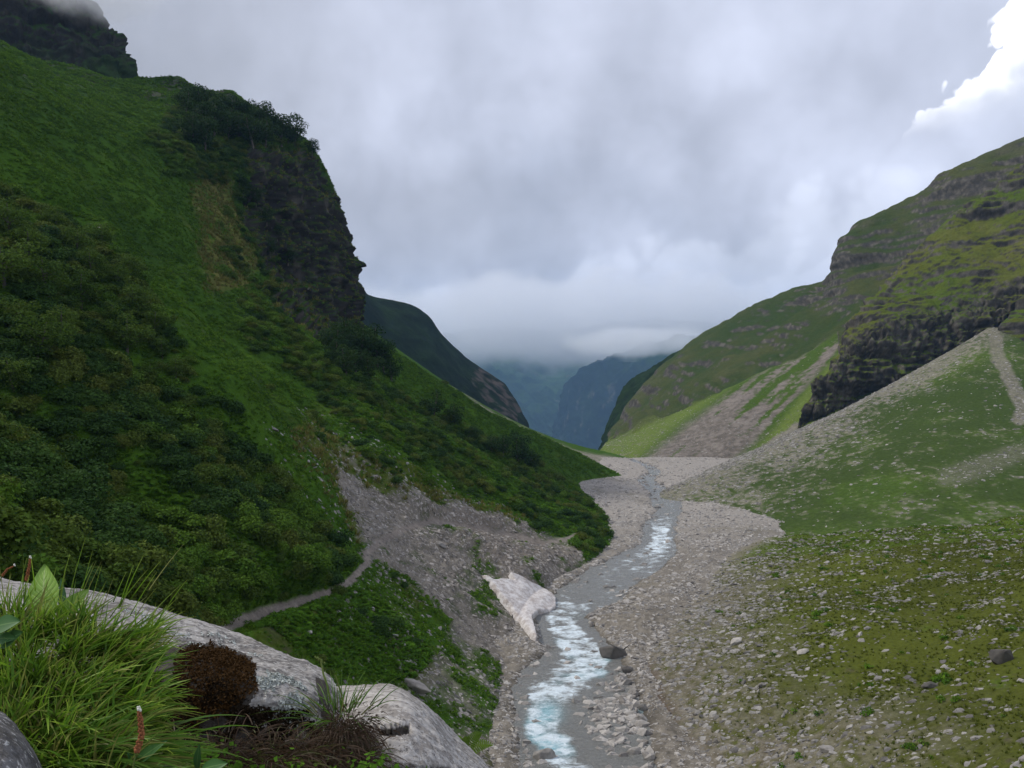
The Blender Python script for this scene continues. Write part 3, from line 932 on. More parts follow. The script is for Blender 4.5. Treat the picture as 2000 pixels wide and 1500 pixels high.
# ---- river bed and river
RIV = [(1515, 1150, 250), (1440, 1140, 250), (1400, 1135, 245), (1350, 1120, 225), (1320, 1122, 190), (1280, 1138, 130), (1240, 1108, 105), (1210, 1095, 90),
       (1180, 1138, 132), (1150, 1168, 128), (1120, 1212, 128), (1090, 1262, 110), (1060, 1290, 62), (1030, 1288, 60), (1000, 1308, 46),
       (980, 1305, 58), (960, 1292, 42), (940, 1262, 32), (920, 1280, 22), (908, 1262, 16)]
rp = np.array(RIV, float)
rY = 38.0 / ((rp[:, 0] - 700) / F - 0.05)
rY = np.array([np.interp(p0, [700, 3000], [0, 0]) + y for p0, y in zip(rp[:, 0], rY)])
rC = (rp[:, 1] - 1000) / F * rY
rW = rp[:, 2] / F * rY
o_ = np.argsort(rY)
rY, rC, rW = rY[o_], rC[o_], rW[o_]
rY = np.r_[30, rY, 520]
rC = np.r_[rC[0] - 2, rC, rC[-1] - 10]
rW = np.r_[rW[0], rW, 4]

nY, nX = 520, 260
ty = np.linspace(0, 1, nY)
Yv = 36 / (1 - ty * (1 - 36 / 520))
lo_x = np.interp(Yv, [30, 70, 110, 140, 190, 300, 345, 400, 520], [-12, -12, -10, -4, 20, 20, 30, 20, -20])
hi_x = np.interp(Yv, [30, 75, 104, 125, 145, 172, 196, 212, 245, 290, 342, 405, 470, 520], [50, 36, 36, 42, 54, 66, 82, 84, 78, 76, 96, 128, 140, 120])
bx = lo_x[:, None] + (hi_x - lo_x)[:, None] * np.linspace(0, 1, nX)[None, :]
by = Yv[:, None].repeat(nX, 1)
bc, bw = np.interp(by, rY, rC), np.interp(by, rY, rW)
P = np.stack([bx, by, river_z(by)], -1)
off = np.abs(bx - bc + 0.9 * fbm(P * 0.12, 3) * np.clip(by / 120, 0.7, 2)) / (bw * 0.5)
rise = 0.95 * sstep(off, 0.75, 1.35) - 0.55
bank = np.maximum(off - 1.3, 0) * 0.15
bank = np.minimum(bank, 0.6)
P[..., 2] += rise + bank - 0.16 * np.clip(bx - np.interp(by, [30, 75, 104, 125, 145, 172, 196, 212, 245], [30, 18, 17, 23, 33, 46, 63, 73, 200]), 0, None) + 0.25 * fbm(P * 0.15, 4) + 0.12 * fbm(P * 0.8, 3)
bed = Sheet.__new__(Sheet)
bed.P = P
bed.u = np.linspace(0, 1, nX)[None, :].repeat(nY, 0)
bed.v = ty[:, None].repeat(nX, 1)
g1, g2, g3 = fbm(P * 0.03, 4), fbm(P * 0.14, 4), fbm(P * 0.9, 3)
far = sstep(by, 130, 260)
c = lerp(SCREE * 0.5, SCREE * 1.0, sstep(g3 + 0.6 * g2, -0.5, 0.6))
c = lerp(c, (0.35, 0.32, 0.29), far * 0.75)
c = lerp(c, (0.14, 0.125, 0.09), sstep(g2 + g1, 0.25, 0.7) * 0.6)
c = lerp(c, c * 0.45, sstep(off, 1.25, 0.95)[...])
bed_off = off
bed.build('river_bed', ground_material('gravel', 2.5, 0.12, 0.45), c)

# water
nY, nX = 900, 72
ty = np.linspace(0, 1, nY)
Yv = 36 / (1 - ty * (1 - 36 / 470))
cx, wx = np.interp(Yv, rY, rC), np.interp(Yv, rY, rW)
uu = np.linspace(-0.72, 0.72, nX)
wxx = cx[:, None] + wx[:, None] * uu[None, :]
wy = Yv[:, None].repeat(nX, 1)
P = np.stack([wxx, wy, river_z(wy) - 0.02], -1)
pxw, pyw = seen(P)
rap = np.interp(pyw, [900, 1000, 1020, 1070, 1100, 1130, 1170, 1200, 1260, 1500], [0.5, 0.55, 0.85, 0.95, 0.72, 0.6, 0.6, 0.92, 1.0, 1.0])
st = fbm(P * np.array((0.32, 0.62, 0.3)), 4, 0.55)
rock_n = fbm(P * np.array((0.42, 0.42, 0.3)) + 40, 3, 0.55)
P[..., 2] += rap * np.clip(wy / 110, 0.8, 1.6) * (0.34 * st + 0.14 * fbm(P * 1.3, 3))
main = line_dist([(1135, 1540), (1095, 1470), (1060, 1410), (1062, 1370), (1110, 1325), (1150, 1290), (1115, 1245), (1095, 1210), (1120, 1180), (1170, 1150), (1230, 1118), (1275, 1090), (1292, 1060), (1290, 1030), (1308, 1000), (1303, 980), (1290, 960), (1262, 940), (1276, 920)], pxw, pyw)
main_w = np.interp(pyw, [900, 960, 1060, 1150, 1210, 1300, 1350, 1400, 1500], [8, 14, 28, 56, 38, 48, 54, 40, 46])
core = 1 - sstep(main / main_w + 0.5 * fbm(P * 0.3 + 5, 3), 0.45, 1.15)
foam = sstep(st * 0.75 + rock_n * 0.4 + 0.85 * core * rap - 0.19 + 0.3 * (rap - 0.75), 0.1, 1.1)
teal = np.clip(sstep(fbm(P * 0.09 + 60, 3) + 0.4 * core, 0.3, 0.8) * sstep(pyw, 1180, 1320) + np.exp(-((pxw - 1068) / 26) ** 2 - ((pyw - 1392) / 24) ** 2), 0, 1)
foam = foam * (1 - 0.45 * np.exp(-((pxw - 1068) / 22) ** 2 - ((pyw - 1390) / 18) ** 2))
water = Sheet.__new__(Sheet)
water.P = P
water.u, water.v = np.zeros(wy.shape), np.zeros(wy.shape)
wm, N, out = new_mat('river_water')
a = N.add('ShaderNodeAttribute', attribute_name='tint')
sp_ = N.add('ShaderNodeSeparateColor')
N.put(sp_.inputs[0], a.outputs['Color'])
co = N.add('ShaderNodeTexCoord').outputs['Object']
mp = N.add('ShaderNodeMapping')
N.put(mp.inputs[0], co)
mp.inputs['Scale'].default_value = (0.62, 1.0, 1.0)
mp.inputs['Rotation'].default_value = (0, 0, 0.15)
nz = N.noise(mp.outputs[0], 1.5, 7, 0.72, 1.2)
fo = N.step(N.m('ADD', sp_.outputs[0], N.m('MULTIPLY', N.m('SUBTRACT', nz, 0.5), 2.0)), 0.22, 1.0)
deep = N.mix(sp_.outputs[1], (0.19, 0.19, 0.175), (0.28, 0.52, 0.58))
colr = N.mix(fo, deep, (0.80, 0.90, 0.95))
b = bsdf(N, out, colr, N.lin(fo, 0, 1, 0.26, 0.75), 0.5, N.noise(mp.outputs[0], 2.2, 6, 0.7, 0.5), 1.0, 0.5)
water.build('river', wm, np.stack([foam, teal, foam * 0], -1))

# ---- valley floor far off, and base ground under everything
fl = Sheet(np.array([[(x_, y_, z_) for x_ in (-1500, -400, 100, 500, 2500)] for y_, z_ in
                     ((430, -64), (560, -82), (800, -135), (1200, -230), (2000, -420), (4000, -700), (9300, -900))], float), 60, 120)
g2 = fbm(fl.P * 0.02, 4)
fl.build('valley_floor', ground_material('valley_ground', 0.1, 1.0, 0.4), lerp(DARKGREEN, GREEN, sstep(g2, -0.4, 0.4)))
gr = Sheet(np.array([[(x_, y_, -1000.0) for x_ in (-9000, -3000, 0, 3000, 9000)] for y_ in (-9000, -3000, 0, 3000, 9000)], float), 12, 12)
gr.build('ground', ground_material('base_ground', 0.05, 1.0, 0.4), np.tile(DARKGREEN, (12, 12, 1)))
# ------------------------------------------------------------------ plants and stones
def link(o, label=None, cat=None, group=None, kind=None, parent=None):
    COL.objects.link(o)
    if label:
        o['label'] = label
    if cat:
        o['category'] = cat
    if group:
        o['group'] = group
    if kind:
        o['kind'] = kind
    if parent is not None:
        o.parent = parent
    return o


def frames(nrm, rng):
    """Two tangent vectors for every normal, spun at random."""
    r = rng.normal(size=nrm.shape)
    t = np.cross(nrm, r)
    t /= np.linalg.norm(t, axis=1, keepdims=True) + 1e-9
    return t, np.cross(nrm, t)


def leaf_cards(pos, nrm, size, aspect, rng, up_fold=0.0):
    t, b = frames(nrm, rng)
    s = size[:, None]
    v = np.stack([pos - t * s * aspect, pos - b * s + nrm * s * up_fold, pos + t * s * aspect, pos + b * s + nrm * s * up_fold], 1)
    return v.reshape(-1, 3), np.arange(len(pos) * 4).reshape(-1, 4)


def leafy(name, lobes, n, size, mat, seed, aspect=0.6, squash=0.0):
    """A crown of n small leaf cards spread through several lobes (x, y, z, radius)."""
    rng = np.random.default_rng(seed)
    lobes = np.asarray(lobes, float)
    w = lobes[:, 3] ** 2
    k = rng.choice(len(lobes), n, p=w / w.sum())
    d = rng.normal(size=(n, 3))
    d[:, 2] = np.where(rng.random(n) < 0.75, np.abs(d[:, 2]), d[:, 2])
    d /= np.linalg.norm(d, axis=1, keepdims=True)
    r = lobes[k, 3] * (0.55 + 0.5 * rng.random(n) ** 0.6)
    pos = lobes[k, :3] + d * r[:, None]
    if squash:
        pos[:, 2] = np.maximum(pos[:, 2], squash)
    nn = d + rng.normal(size=(n, 3)) * 0.55 + np.array((0, 0, 0.35))
    nn /= np.linalg.norm(nn, axis=1, keepdims=True)
    v, f = leaf_cards(pos, nn, size * (0.6 + 0.8 * rng.random(n)), aspect, rng, 0.15)
    me = quick_mesh(name, v, f, False)
    tone = np.repeat(rng.random(n), 4)
    set_colour(me, np.stack([tone, tone, tone], 1))
    me.materials.append(mat)
    return me


def leaf_mat(name, a, b, trans=0.25, c=None):
    m, N, out = new_mat(name)
    oi = N.add('ShaderNodeObjectInfo').outputs['Random']
    at_ = N.add('ShaderNodeAttribute', attribute_name='tint').outputs['Fac']
    col = N.mix(oi, a, b)
    if c is not None:
        col = N.mix(N.step(oi, 0.72, 0.86), col, c)
    k = N.lin(at_, 0, 1, 0.6, 1.4)
    kk = N.add('ShaderNodeCombineXYZ')
    for s in kk.inputs:
        N.put(s, k)
    col = N.mix(1.0, col, kk.outputs[0], 'MULTIPLY')
    d = N.add('ShaderNodeBsdfPrincipled')
    N.put(d.inputs['Base Color'], col)
    d.inputs['Roughness'].default_value = 0.65
    d.inputs['Specular IOR Level'].default_value = 0.04
    t = N.add('ShaderNodeBsdfTranslucent')
    N.put(t.inputs[0], col)
    mx = N.add('ShaderNodeMixShader')
    mx.inputs[0].default_value = trans
    N.t.links.new(d.outputs[0], mx.inputs[1])
    N.t.links.new(t.outputs[0], mx.inputs[2])
    N.t.links.new(mx.outputs[0], out.inputs[0])
    return m


def rock_mesh(name, seed, mat, flat=(0.5, 0.8), n=16):
    import bmesh
    rng = np.random.default_rng(seed)
    p = rng.normal(size=(n, 3))
    p /= np.linalg.norm(p, axis=1, keepdims=True)
    p *= 0.42 + 0.16 * rng.random((n, 1))
    p *= np.array((1.0, rng.uniform(0.6, 0.9), rng.uniform(*flat)))
    bm = bmesh.new()
    for q in p:
        bm.verts.new(q)
    r = bmesh.ops.convex_hull(bm, input=bm.verts)
    bmesh.ops.delete(bm, geom=[v for v in bm.verts if not v.link_faces], context='VERTS')
    me = bpy.data.meshes.new(name)
    bm.to_mesh(me)
    bm.free()
    me.materials.append(mat)
    return me


def stone_mat(name, a, b, scale=3.0, spread=0.6):
    m, N, out = new_mat(name)
    oi = N.add('ShaderNodeObjectInfo').outputs['Random']
    co = N.add('ShaderNodeTexCoord').outputs['Object']
    n1 = N.noise(co, scale, 5, 0.65)
    col = N.mix(oi, a, b)
    k = N.lin(n1, 0.3, 0.7, 1 - spread * 0.5, 1 + spread * 0.5)
    kk = N.add('ShaderNodeCombineXYZ')
    for s in kk.inputs:
        N.put(s, k)
    col = N.mix(1.0, col, kk.outputs[0], 'MULTIPLY')
    bsdf(N, out, col, 0.85, 0.2, n1, 0.5, 0.08)
    return m


def gn_field(name, pts, rot, scl, meshes, kind='stuff', pick=None):
    """One object that sets meshes on points (for what nobody could count)."""
    src = bpy.data.collections.new(name + "_kinds")
    for k, me in enumerate(meshes):
        src.objects.link(bpy.data.objects.new("%s_kind_%02d" % (name, k), me))
    n = len(pts)
    me = bpy.data.meshes.new(name)
    me.vertices.add(n)
    me.vertices.foreach_set('co', np.asarray(pts, np.float32).ravel())
    a = me.attributes.new('turn', 'FLOAT_VECTOR', 'POINT')
    a.data.foreach_set('vector', np.asarray(rot, np.float32).ravel())
    a = me.attributes.new('size', 'FLOAT_VECTOR', 'POINT')
    s = np.asarray(scl, np.float32)
    if s.ndim == 1:
        s = np.stack([s, s, s], 1)
    a.data.foreach_set('vector', np.ascontiguousarray(s).ravel())
    a = me.attributes.new('pick', 'INT', 'POINT')
    a.data.foreach_set('value', np.asarray(RNG.integers(0, len(meshes), n) if pick is None else pick).astype(np.int32))
    o = bpy.data.objects.new(name, me)
    COL.objects.link(o)
    o['kind'] = kind
    t = bpy.data.node_groups.new(name + "_spread", 'GeometryNodeTree')
    t.interface.new_socket("Geometry", in_out='INPUT', socket_type='NodeSocketGeometry')
    t.interface.new_socket("Geometry", in_out='OUTPUT', socket_type='NodeSocketGeometry')
    L = t.links.new
    gi, go = t.nodes.new('NodeGroupInput'), t.nodes.new('NodeGroupOutput')
    ci = t.nodes.new('GeometryNodeCollectionInfo')
    ci.inputs['Collection'].default_value = src
    ci.inputs['Separate Children'].default_value = True
    ci.inputs['Reset Children'].default_value = True
    ip = t.nodes.new('GeometryNodeInstanceOnPoints')
    ip.inputs['Pick Instance'].default_value = True

    def attr(nm, ty):
        q = t.nodes.new('GeometryNodeInputNamedAttribute')
        q.data_type = ty
        q.inputs[0].default_value = nm
        return q.outputs[0]
    er = t.nodes.new('FunctionNodeEulerToRotation')
    L(attr('turn', 'FLOAT_VECTOR'), er.inputs[0])
    L(gi.outputs[0], ip.inputs['Points'])
    L(ci.outputs[0], ip.inputs['Instance'])
    L(attr('pick', 'INT'), ip.inputs['Instance Index'])
    L(er.outputs[0], ip.inputs['Rotation'])
    L(attr('size', 'FLOAT_VECTOR'), ip.inputs['Scale'])
    L(ip.outputs[0], go.inputs[0])
    md_ = o.modifiers.new("spread", 'NODES')
    md_.node_group = t
    return o


def lay_turn(nrm, rng, tilt=0.25):
    """Euler turns that lay a mesh's z axis along nrm (roughly) with a random spin."""
    n = nrm + rng.normal(size=nrm.shape) * tilt
    n /= np.linalg.norm(n, axis=1, keepdims=True)
    rx = -np.arcsin(np.clip(n[:, 1], -1, 1))
    ry = np.arctan2(n[:, 0], n[:, 2])
    # rotate about x then y leaves z on n; the spin is applied first through scale-free z
    return np.stack([rx, ry, np.zeros(len(n))], 1)


def spin(n, rng, lean=0.15):
    return np.stack([rng.normal(0, lean, n), rng.normal(0, lean, n), rng.uniform(0, 6.283, n)], 1)


def in_view(p, margin=60):
    x, y = seen(p)
    return (x > -margin) & (x < 2000 + margin) & (y > -margin) & (y < 1500 + margin)


def spot(sheet, px, py):
    """Point of a sheet seen at a pixel (nearest to the camera)."""
    x, y = seen(sheet.P)
    d = np.hypot(x - px, y - py)
    near = d < d.min() + 6
    Y = np.where(near, sheet.P[..., 1], 1e9)
    k = np.argmin(Y + d * 0.5)
    return sheet.P.reshape(-1, 3)[k].copy()


# --- foliage kinds
M_SHRUB = leaf_mat('shrub_leaves', (0.055, 0.100, 0.014), (0.110, 0.150, 0.026), 0.3, (0.100, 0.130, 0.022))
M_FERN = leaf_mat('fern_leaves', (0.075, 0.175, 0.014), (0.12, 0.25, 0.022), 0.4)
M_HERB = leaf_mat('herb_leaves', (0.050, 0.120, 0.010), (0.110, 0.20, 0.016), 0.3)
M_TREE = leaf_mat('tree_leaves', (0.048, 0.092, 0.014), (0.085, 0.14, 0.022), 0.35)
M_BARK, N_, O_ = new_mat('bark')
bsdf(N_, O_, N_.mix(N_.noise(N_.add('ShaderNodeTexCoord').outputs['Object'], 6.0), (0.05, 0.04, 0.03), (0.16, 0.14, 0.12)), 0.9)


def shrub_mesh(seed, mat=None):
    rng = np.random.default_rng(seed)
    lobes = [(rng.uniform(-0.55, 0.55), rng.uniform(-0.55, 0.55), rng.uniform(0.25, 0.6), rng.uniform(0.35, 0.6)) for _ in range(6)]
    lobes.append((0, 0, 0.45, 0.7))
    return leafy('shrub', lobes, 1400, 0.075, mat or M_SHRUB, seed, 0.6, -0.1)


def fern_mesh(seed, mat, n=14, leafn=7, name='fern'):
    """A rosette of arching fronds, each a row of leaflets."""
    rng = np.random.default_rng(seed)
    V, Fc = [], []
    for k in range(n):
        a = rng.uniform(0, 6.283)
        el = rng.uniform(0.5, 1.3)
        L = rng.uniform(0.6, 1.1)
        d = np.array((math.cos(a), math.sin(a), 0))
        s = np.array((-math.sin(a), math.cos(a), 0))
        for j in range(leafn):
            t = (j + 0.6) / leafn
            c0 = d * L * t * math.cos(el) + np.array((0, 0, L * (t * math.sin(el) - 0.55 * t * t)))
            w = 0.24 * L * (1 - t) ** 0.6 + 0.04
            b0 = len(V)
            up = np.array((0, 0, 0.05))
            V += [c0 - d * 0.05, c0 + s * w + d * 0.07 + up, c0 + d * 0.10 * L + up, c0 - s * w + d * 0.07 + up]
            Fc.append((b0, b0 + 1, b0 + 2, b0 + 3))
    me = quick_mesh(name, np.array(V), np.array(Fc), False)
    tone = np.repeat(rng.random(len(Fc)), 4)
    set_colour(me, np.stack([tone, tone, tone], 1))
    me.materials.append(mat)
    return me


def tuft_mesh(seed, mat, n=26, h=0.5, name='grass_tuft'):
    rng = np.random.default_rng(seed)
    V, Fc = [], []
    for k in range(n):
        a = rng.uniform(0, 6.283)
        r = rng.uniform(0, 0.35)
        lean = rng.uniform(0.1, 0.8)
        L = h * rng.uniform(0.6, 1.2)
        d = np.array((math.cos(a), math.sin(a), 0))
        s = np.array((-math.sin(a), math.cos(a), 0)) * 0.05
        p0 = d * r
        p1 = p0 + d * L * lean + np.array((0, 0, L))
        b0 = len(V)
        V += [p0 - s, p0 + s, p1]
        Fc.append((b0, b0 + 1, b0 + 2))
    me = quick_mesh(name, np.array(V), np.array(Fc), False)
    tone = np.repeat(rng.random(len(Fc)), 3)
    set_colour(me, np.stack([tone, tone, tone], 1))
    me.materials.append(mat)
    return me


M_MEADOW = leaf_mat('meadow_blades', (0.080, 0.105, 0.013), (0.125, 0.145, 0.02), 0.35)
M_SHRUB2 = leaf_mat('dark_shrub_leaves', (0.030, 0.068, 0.016), (0.050, 0.100, 0.018), 0.25)
M_SHRUB3 = leaf_mat('bright_shrub_leaves', (0.065, 0.135, 0.014), (0.105, 0.185, 0.022), 0.3)
SHRUBS = [shrub_mesh(100 + k, (M_SHRUB, M_SHRUB2, M_SHRUB3)[k % 3]) for k in range(12)]
FERNS = [fern_mesh(200 + k, M_FERN) for k in range(6)]
HERBS = [leafy('herb', [(0, 0, 0.2, 0.5), (0.3, 0.2, 0.15, 0.4), (-0.3, 0.1, 0.15, 0.4)], 60, 0.15, M_HERB, 300 + k, 0.6, -0.05) for k in range(5)]

# --- vegetation on the left hillside
P = left.P
lx, ly = left.px()
g1, g2, g3 = fbm(P * 0.03 + 50, 4), fbm(P * 0.12 + 50, 4), fbm(P * 0.012, 3)
jx, jy = lx + 26 * g2, ly + 26 * fbm(P * 0.12 + 90, 4)
ribn = fbm(P * np.array((0.012, 0.085, 0.012)) + 20, 4)
ZA = [(-400, 200), (-100, 300), (60, 400), (160, 450), (250, 530), (310, 610), (385, 715), (450, 790), (505, 870), (560, 955), (630, 1040), (690, 1098), (640, 1145),
      (540, 1185), (420, 1215), (0, 1500), (-400, 1500)]
ZB = [(470, 590), (560, 622), (640, 700), (760, 760), (840, 810), (930, 850), (1010, 880), (1090, 940), (1180, 1005), (1205, 1050), (1170, 1085), (1110, 1055),
      (1000, 1005), (900, 960), (820, 905), (700, 850), (620, 780), (540, 710), (470, 650)]
ZD = [(280, 280), (350, 215), (480, 240), (600, 285), (500, 300), (480, 330), (420, 360), (330, 345)]
ZE = [(440, 400), (470, 350), (520, 420), (560, 560), (600, 640), (520, 600), (430, 540)]
free = (1 - left_path) * (1 - sstep(left_scree, 0.25, 0.6)) * sstep(left.u, 0.03, 0.055)
soft = 1 - left_cliff * 0.93
za, zb, zd, ze = (inside(z, jx, jy) * 1.0 for z in (ZA, ZB, ZD, ZE))
strip_ok = sstep(ribn + 0.5 * g2, -0.30, 0.05)
strip_tight = sstep(ribn + 0.6 * g2, -0.05, 0.25)
dens = za * (0.06 + strip_ok * sstep(ly, 1260, 1050) + 0.3 * strip_ok) + zb * (0.03 + 0.95 * sstep(g2 + 0.5 * ribn, -0.15, 0.3)) + zd * 0.8 + ze * 0.7 * strip_tight
# scattered islands of scrub on the open grass
dens += 0.16 * sstep(ribn + g2, 0.38, 0.6) * (ly > 480) * (lx < 900)
dens *= free * soft
# fewer per area farther off (they read as one cover there)
pts, (gi, gj) = left.scatter(dens, 24000)
ok = in_view(pts, 420)
pts, gi, gj = pts[ok], gi[ok], gj[ok]
sc_ = (0.55 + 1.55 * RNG.random(len(pts)) ** 1.6) * np.interp(pts[:, 1], [40, 120, 300], [0.85, 1.1, 1.5])
sc_ *= np.where(za[gi, gj] > 0.5, 1.0, 0.8)


def apart(p, r, gap):
    """Keep the big ones first and drop whatever would grow inside a kept one."""
    order, grid, out_ = np.argsort(-r), {}, []
    for k in order:
        cx_, cy_ = int(p[k, 0] // 3), int(p[k, 1] // 3)
        ok_ = True
        for ix in (cx_ - 1, cx_, cx_ + 1):
            for iy in (cy_ - 1, cy_, cy_ + 1):
                for j in grid.get((ix, iy), ()):
                    d_ = p[k] - p[j]
                    if d_ @ d_ < (gap * (r[k] + r[j])) ** 2:
                        ok_ = False
                        break
                if not ok_:
                    break
            if not ok_:
                break
        if ok_:
            grid.setdefault((cx_, cy_), []).append(k)
            out_.append(k)
    return np.array(out_)


kp = apart(pts, sc_, 0.50)
pts, gi, gj, sc_ = pts[kp], gi[kp], gj[kp], sc_[kp]
sx, sy = seen(pts)
tone_ = fbm(pts * 0.07 + 33, 3) + 0.35 * RNG.normal(size=len(pts)) * 0.6
shade = np.where(tone_ < -0.12, 1, np.where(tone_ > 0.22, 2, 0))
size_px = sc_ * F / pts[:, 1] * in_view(pts, 10) * np.where((sy > 1130 + (sx * 0.27)) & (sx < 640), 0.0, 1.0)
order = np.argsort(-size_px)
keep, rest = order[:300], order[300:]


TONE = ('olive green', 'dark green', 'bright green')


def zone_label(x, y, k, big):
    if y > 1040:
        z = ('just above the footpath' if x > 480 else 'in the low thicket right behind the big boulder')
    elif y > 860:
        z = ('beside the grass strip above the scree' if x > 450 else 'in the scrub between the boulder and the birches' if x > 180 else 'in the near scrub at the edge of the view')
    elif x > 480:
        z = 'in the belt of scrub below the black cliff'
    elif y > 640:
        z = 'in the middle of the scrub under the birches' if x > 180 else 'under the birches at the edge of the view'
    else:
        z = 'at the upper edge of the scrub below the open grass'
    return ('large ' if big else 'smaller ') + TONE[shade[k]] + ' shrub ' + z


BIGSIZE = np.median(size_px[keep])
for k in keep:
    o = bpy.data.objects.new('shrub', SHRUBS[shade[k] + 3 * RNG.integers(4)])
    o.location = pts[k] - np.array((0, 0, 0.15 * sc_[k]))
    o.rotation_euler = (RNG.normal(0, 0.12), 0.25 + RNG.normal(0, 0.12), RNG.uniform(0, 6.28))
    s = sc_[k]
    o.scale = (s * RNG.uniform(0.9, 1.2), s * RNG.uniform(0.9, 1.2), s * RNG.uniform(0.8, 1.15))
    lb = zone_label(sx[k], sy[k], k, size_px[k] > BIGSIZE)
    link(o, lb, 'shrub', lb.split(' shrub ')[0] + ' shrubs ' + lb.split(' shrub ')[1])
rot = spin(len(rest), RNG)
gn_field('shrubbery', pts[rest] - np.array((0, 0, 0.15)) * sc_[rest][:, None], rot,
         np.stack([sc_[rest] * RNG.uniform(0.85, 1.2, len(rest)), sc_[rest] * RNG.uniform(0.85, 1.2, len(rest)), sc_[rest] * RNG.uniform(0.7, 1.1, len(rest))], 1), SHRUBS, pick=shade[rest] + 3 * RNG.integers(0, 4, len(rest)))

# ferns
FERN_POLY = [(500, 1225), (560, 1180), (650, 1155), (705, 1150), (790, 1205), (850, 1280), (830, 1335), (760, 1335), (660, 1310), (560, 1260)]
bright_strip = sstep(ribn + 0.5 * g2, 0.1, -0.25)
fd = (za * (0.35 + 1.2 * bright_strip) * sstep(ly, 760, 960) + 1.8 * inside(FERN_POLY, jx, jy) + 0.5 * zb * sstep(g2, 0.1, -0.2)
      + 1.0 * inside([(610, 1010), (700, 1080), (690, 1120), (600, 1165), (520, 1190), (480, 1150), (560, 1080)], jx, jy)
      + 1.0 * inside([(1130, 1030), (1215, 1050), (1200, 1085), (1120, 1105)], jx, jy)) * free * soft
pts, _ = left.scatter(fd, 17000)
pts = pts[in_view(pts, 300)]
s = RNG.uniform(0.45, 0.95, len(pts)) * np.interp(pts[:, 1], [60, 150, 300], [0.8, 1.0, 1.6])
gn_field('ferns', pts, spin(len(pts), RNG, 0.2), s, FERNS)

# herbs and grass over the open slopes
hd = free * soft * (0.12 + sstep(fbm(P * 0.25, 3), -0.3, 0.3)) * np.interp(P[..., 1], [40, 150, 350], [1.6, 1.0, 0.6])
hd *= 1 - 0.8 * yellow_rib
hd *= 1 - 0.7 * inside([(600, 820), (700, 880), (860, 960), (1030, 1010), (960, 1035), (830, 1000), (700, 1060), (660, 1010), (560, 860)], jx, jy)
pts, _ = left.scatter(hd, 125000)
pts = pts[in_view(pts, 350)]
s = RNG.uniform(0.35, 0.8, len(pts)) * np.interp(pts[:, 1], [60, 150, 330], [0.6, 1.0, 1.55])
gn_field('herbs', pts, spin(len(pts), RNG, 0.2), np.stack([s, s, s], 1), HERBS)

# dry grass on the cliff's ledges and in the rib
M_DRY = leaf_mat('dry_grass', (0.12, 0.125, 0.028), (0.20, 0.185, 0.055), 0.3)
TUFTS = [tuft_mesh(400 + k, M_HERB) for k in range(4)]
DRYTUFTS = [tuft_mesh(420 + k, M_DRY) for k in range(4)]
up_l = left.normals()[..., 2]
yl = yellow_rib ** 1.5
dd = left_cliff * sstep(up_l, 0.45, 0.75) * 0.8 + yl * 0.8 + free * 0.35 * inside([(600, 820), (700, 880), (860, 960), (1030, 1010), (960, 1035), (830, 1000), (700, 1060), (660, 1010), (560, 860)], jx, jy)
pts, _ = left.scatter(dd, 9000)
gn_field('dry_grass', pts, spin(len(pts), RNG, 0.3), RNG.uniform(0.8, 1.9, len(pts)), DRYTUFTS)

# --- trees
def tree_meshes(seed, leaf=None):
    rng = np.random.default_rng(seed)
    h = rng.uniform(2.1, 2.6)
    # trunk and limbs: tapered tubes
    V, Fc = [], []

    def tube(path, r0, r1, n=6):
        base = len(V)
        path = np.asarray(path, float)
        for i, p in enumerate(path):
            r = r0 + (r1 - r0) * i / (len(path) - 1)
            for j in range(n):
                a = 6.283 * j / n
                V.append(p + np.array((math.cos(a) * r, math.sin(a) * r, 0)))
        for i in range(len(path) - 1):
            for j in range(n):
                Fc.append((base + i * n + j, base + i * n + (j + 1) % n, base + (i + 1) * n + (j + 1) % n, base + (i + 1) * n + j))
    bend = rng.normal(0, 0.12, 2)
    tube([(0, 0, -0.3), (bend[0] * 0.4, bend[1] * 0.4, h * 0.3), (bend[0], bend[1], h * 0.6), (bend[0], bend[1], h * 0.92)], 0.085, 0.02)
    lobes = [(bend[0], bend[1], h * 0.80, 0.55)]
    for k in range(8):
        a = k * 2.4 + rng.uniform(-0.4, 0.4)
        z0 = h * rng.uniform(0.12, 0.6)
        L = rng.uniform(0.5, 0.95)
        e = np.array((math.cos(a) * L, math.sin(a) * L, z0 + L * 0.6))
        tube([(bend[0] * 0.6, bend[1] * 0.6, z0), ((e[0]) * 0.6, e[1] * 0.6, z0 + L * 0.4), e], 0.035, 0.01, 4)
        lobes.append((e[0], e[1], e[2], rng.uniform(0.38, 0.6)))
    lobes.append((0, 0, h * 0.45, 0.75))
    lobes.append((0.15, 0.1, h * 0.22, 0.6))
    lobes.append((-0.2, -0.1, h * 0.25, 0.55))
    tm = quick_mesh('trunk', np.array(V), np.array(Fc))
    tm.materials.append(M_BARK)
    return tm, leafy('crown', lobes, 2200, 0.062, leaf or M_TREE, seed + 9, 0.6)


M_DARKTREE = leaf_mat('dark_tree_leaves', (0.020, 0.046, 0.012), (0.034, 0.066, 0.015), 0.25)
TREES = [tree_meshes(500 + k) for k in range(5)]
DARKTREES = [tree_meshes(520 + k, M_DARKTREE) for k in range(4)]


def plant_tree(p, h, label, group):
    kinds = TREES if 'birch' in label else DARKTREES
    tm, cm = kinds[RNG.integers(len(kinds))]
    t = bpy.data.objects.new('tree', None)
    t.location = p
    t.rotation_euler = (RNG.normal(0, 0.06), RNG.normal(0, 0.06), RNG.uniform(0, 6.28))
    s = h / 2.0
    t.scale = (s * RNG.uniform(0.85, 1.1), s * RNG.uniform(0.85, 1.1), s)
    link(t, label, 'tree', group)
    link(bpy.data.objects.new('trunk', tm), parent=t)
    link(bpy.data.objects.new('crown', cm), parent=t)


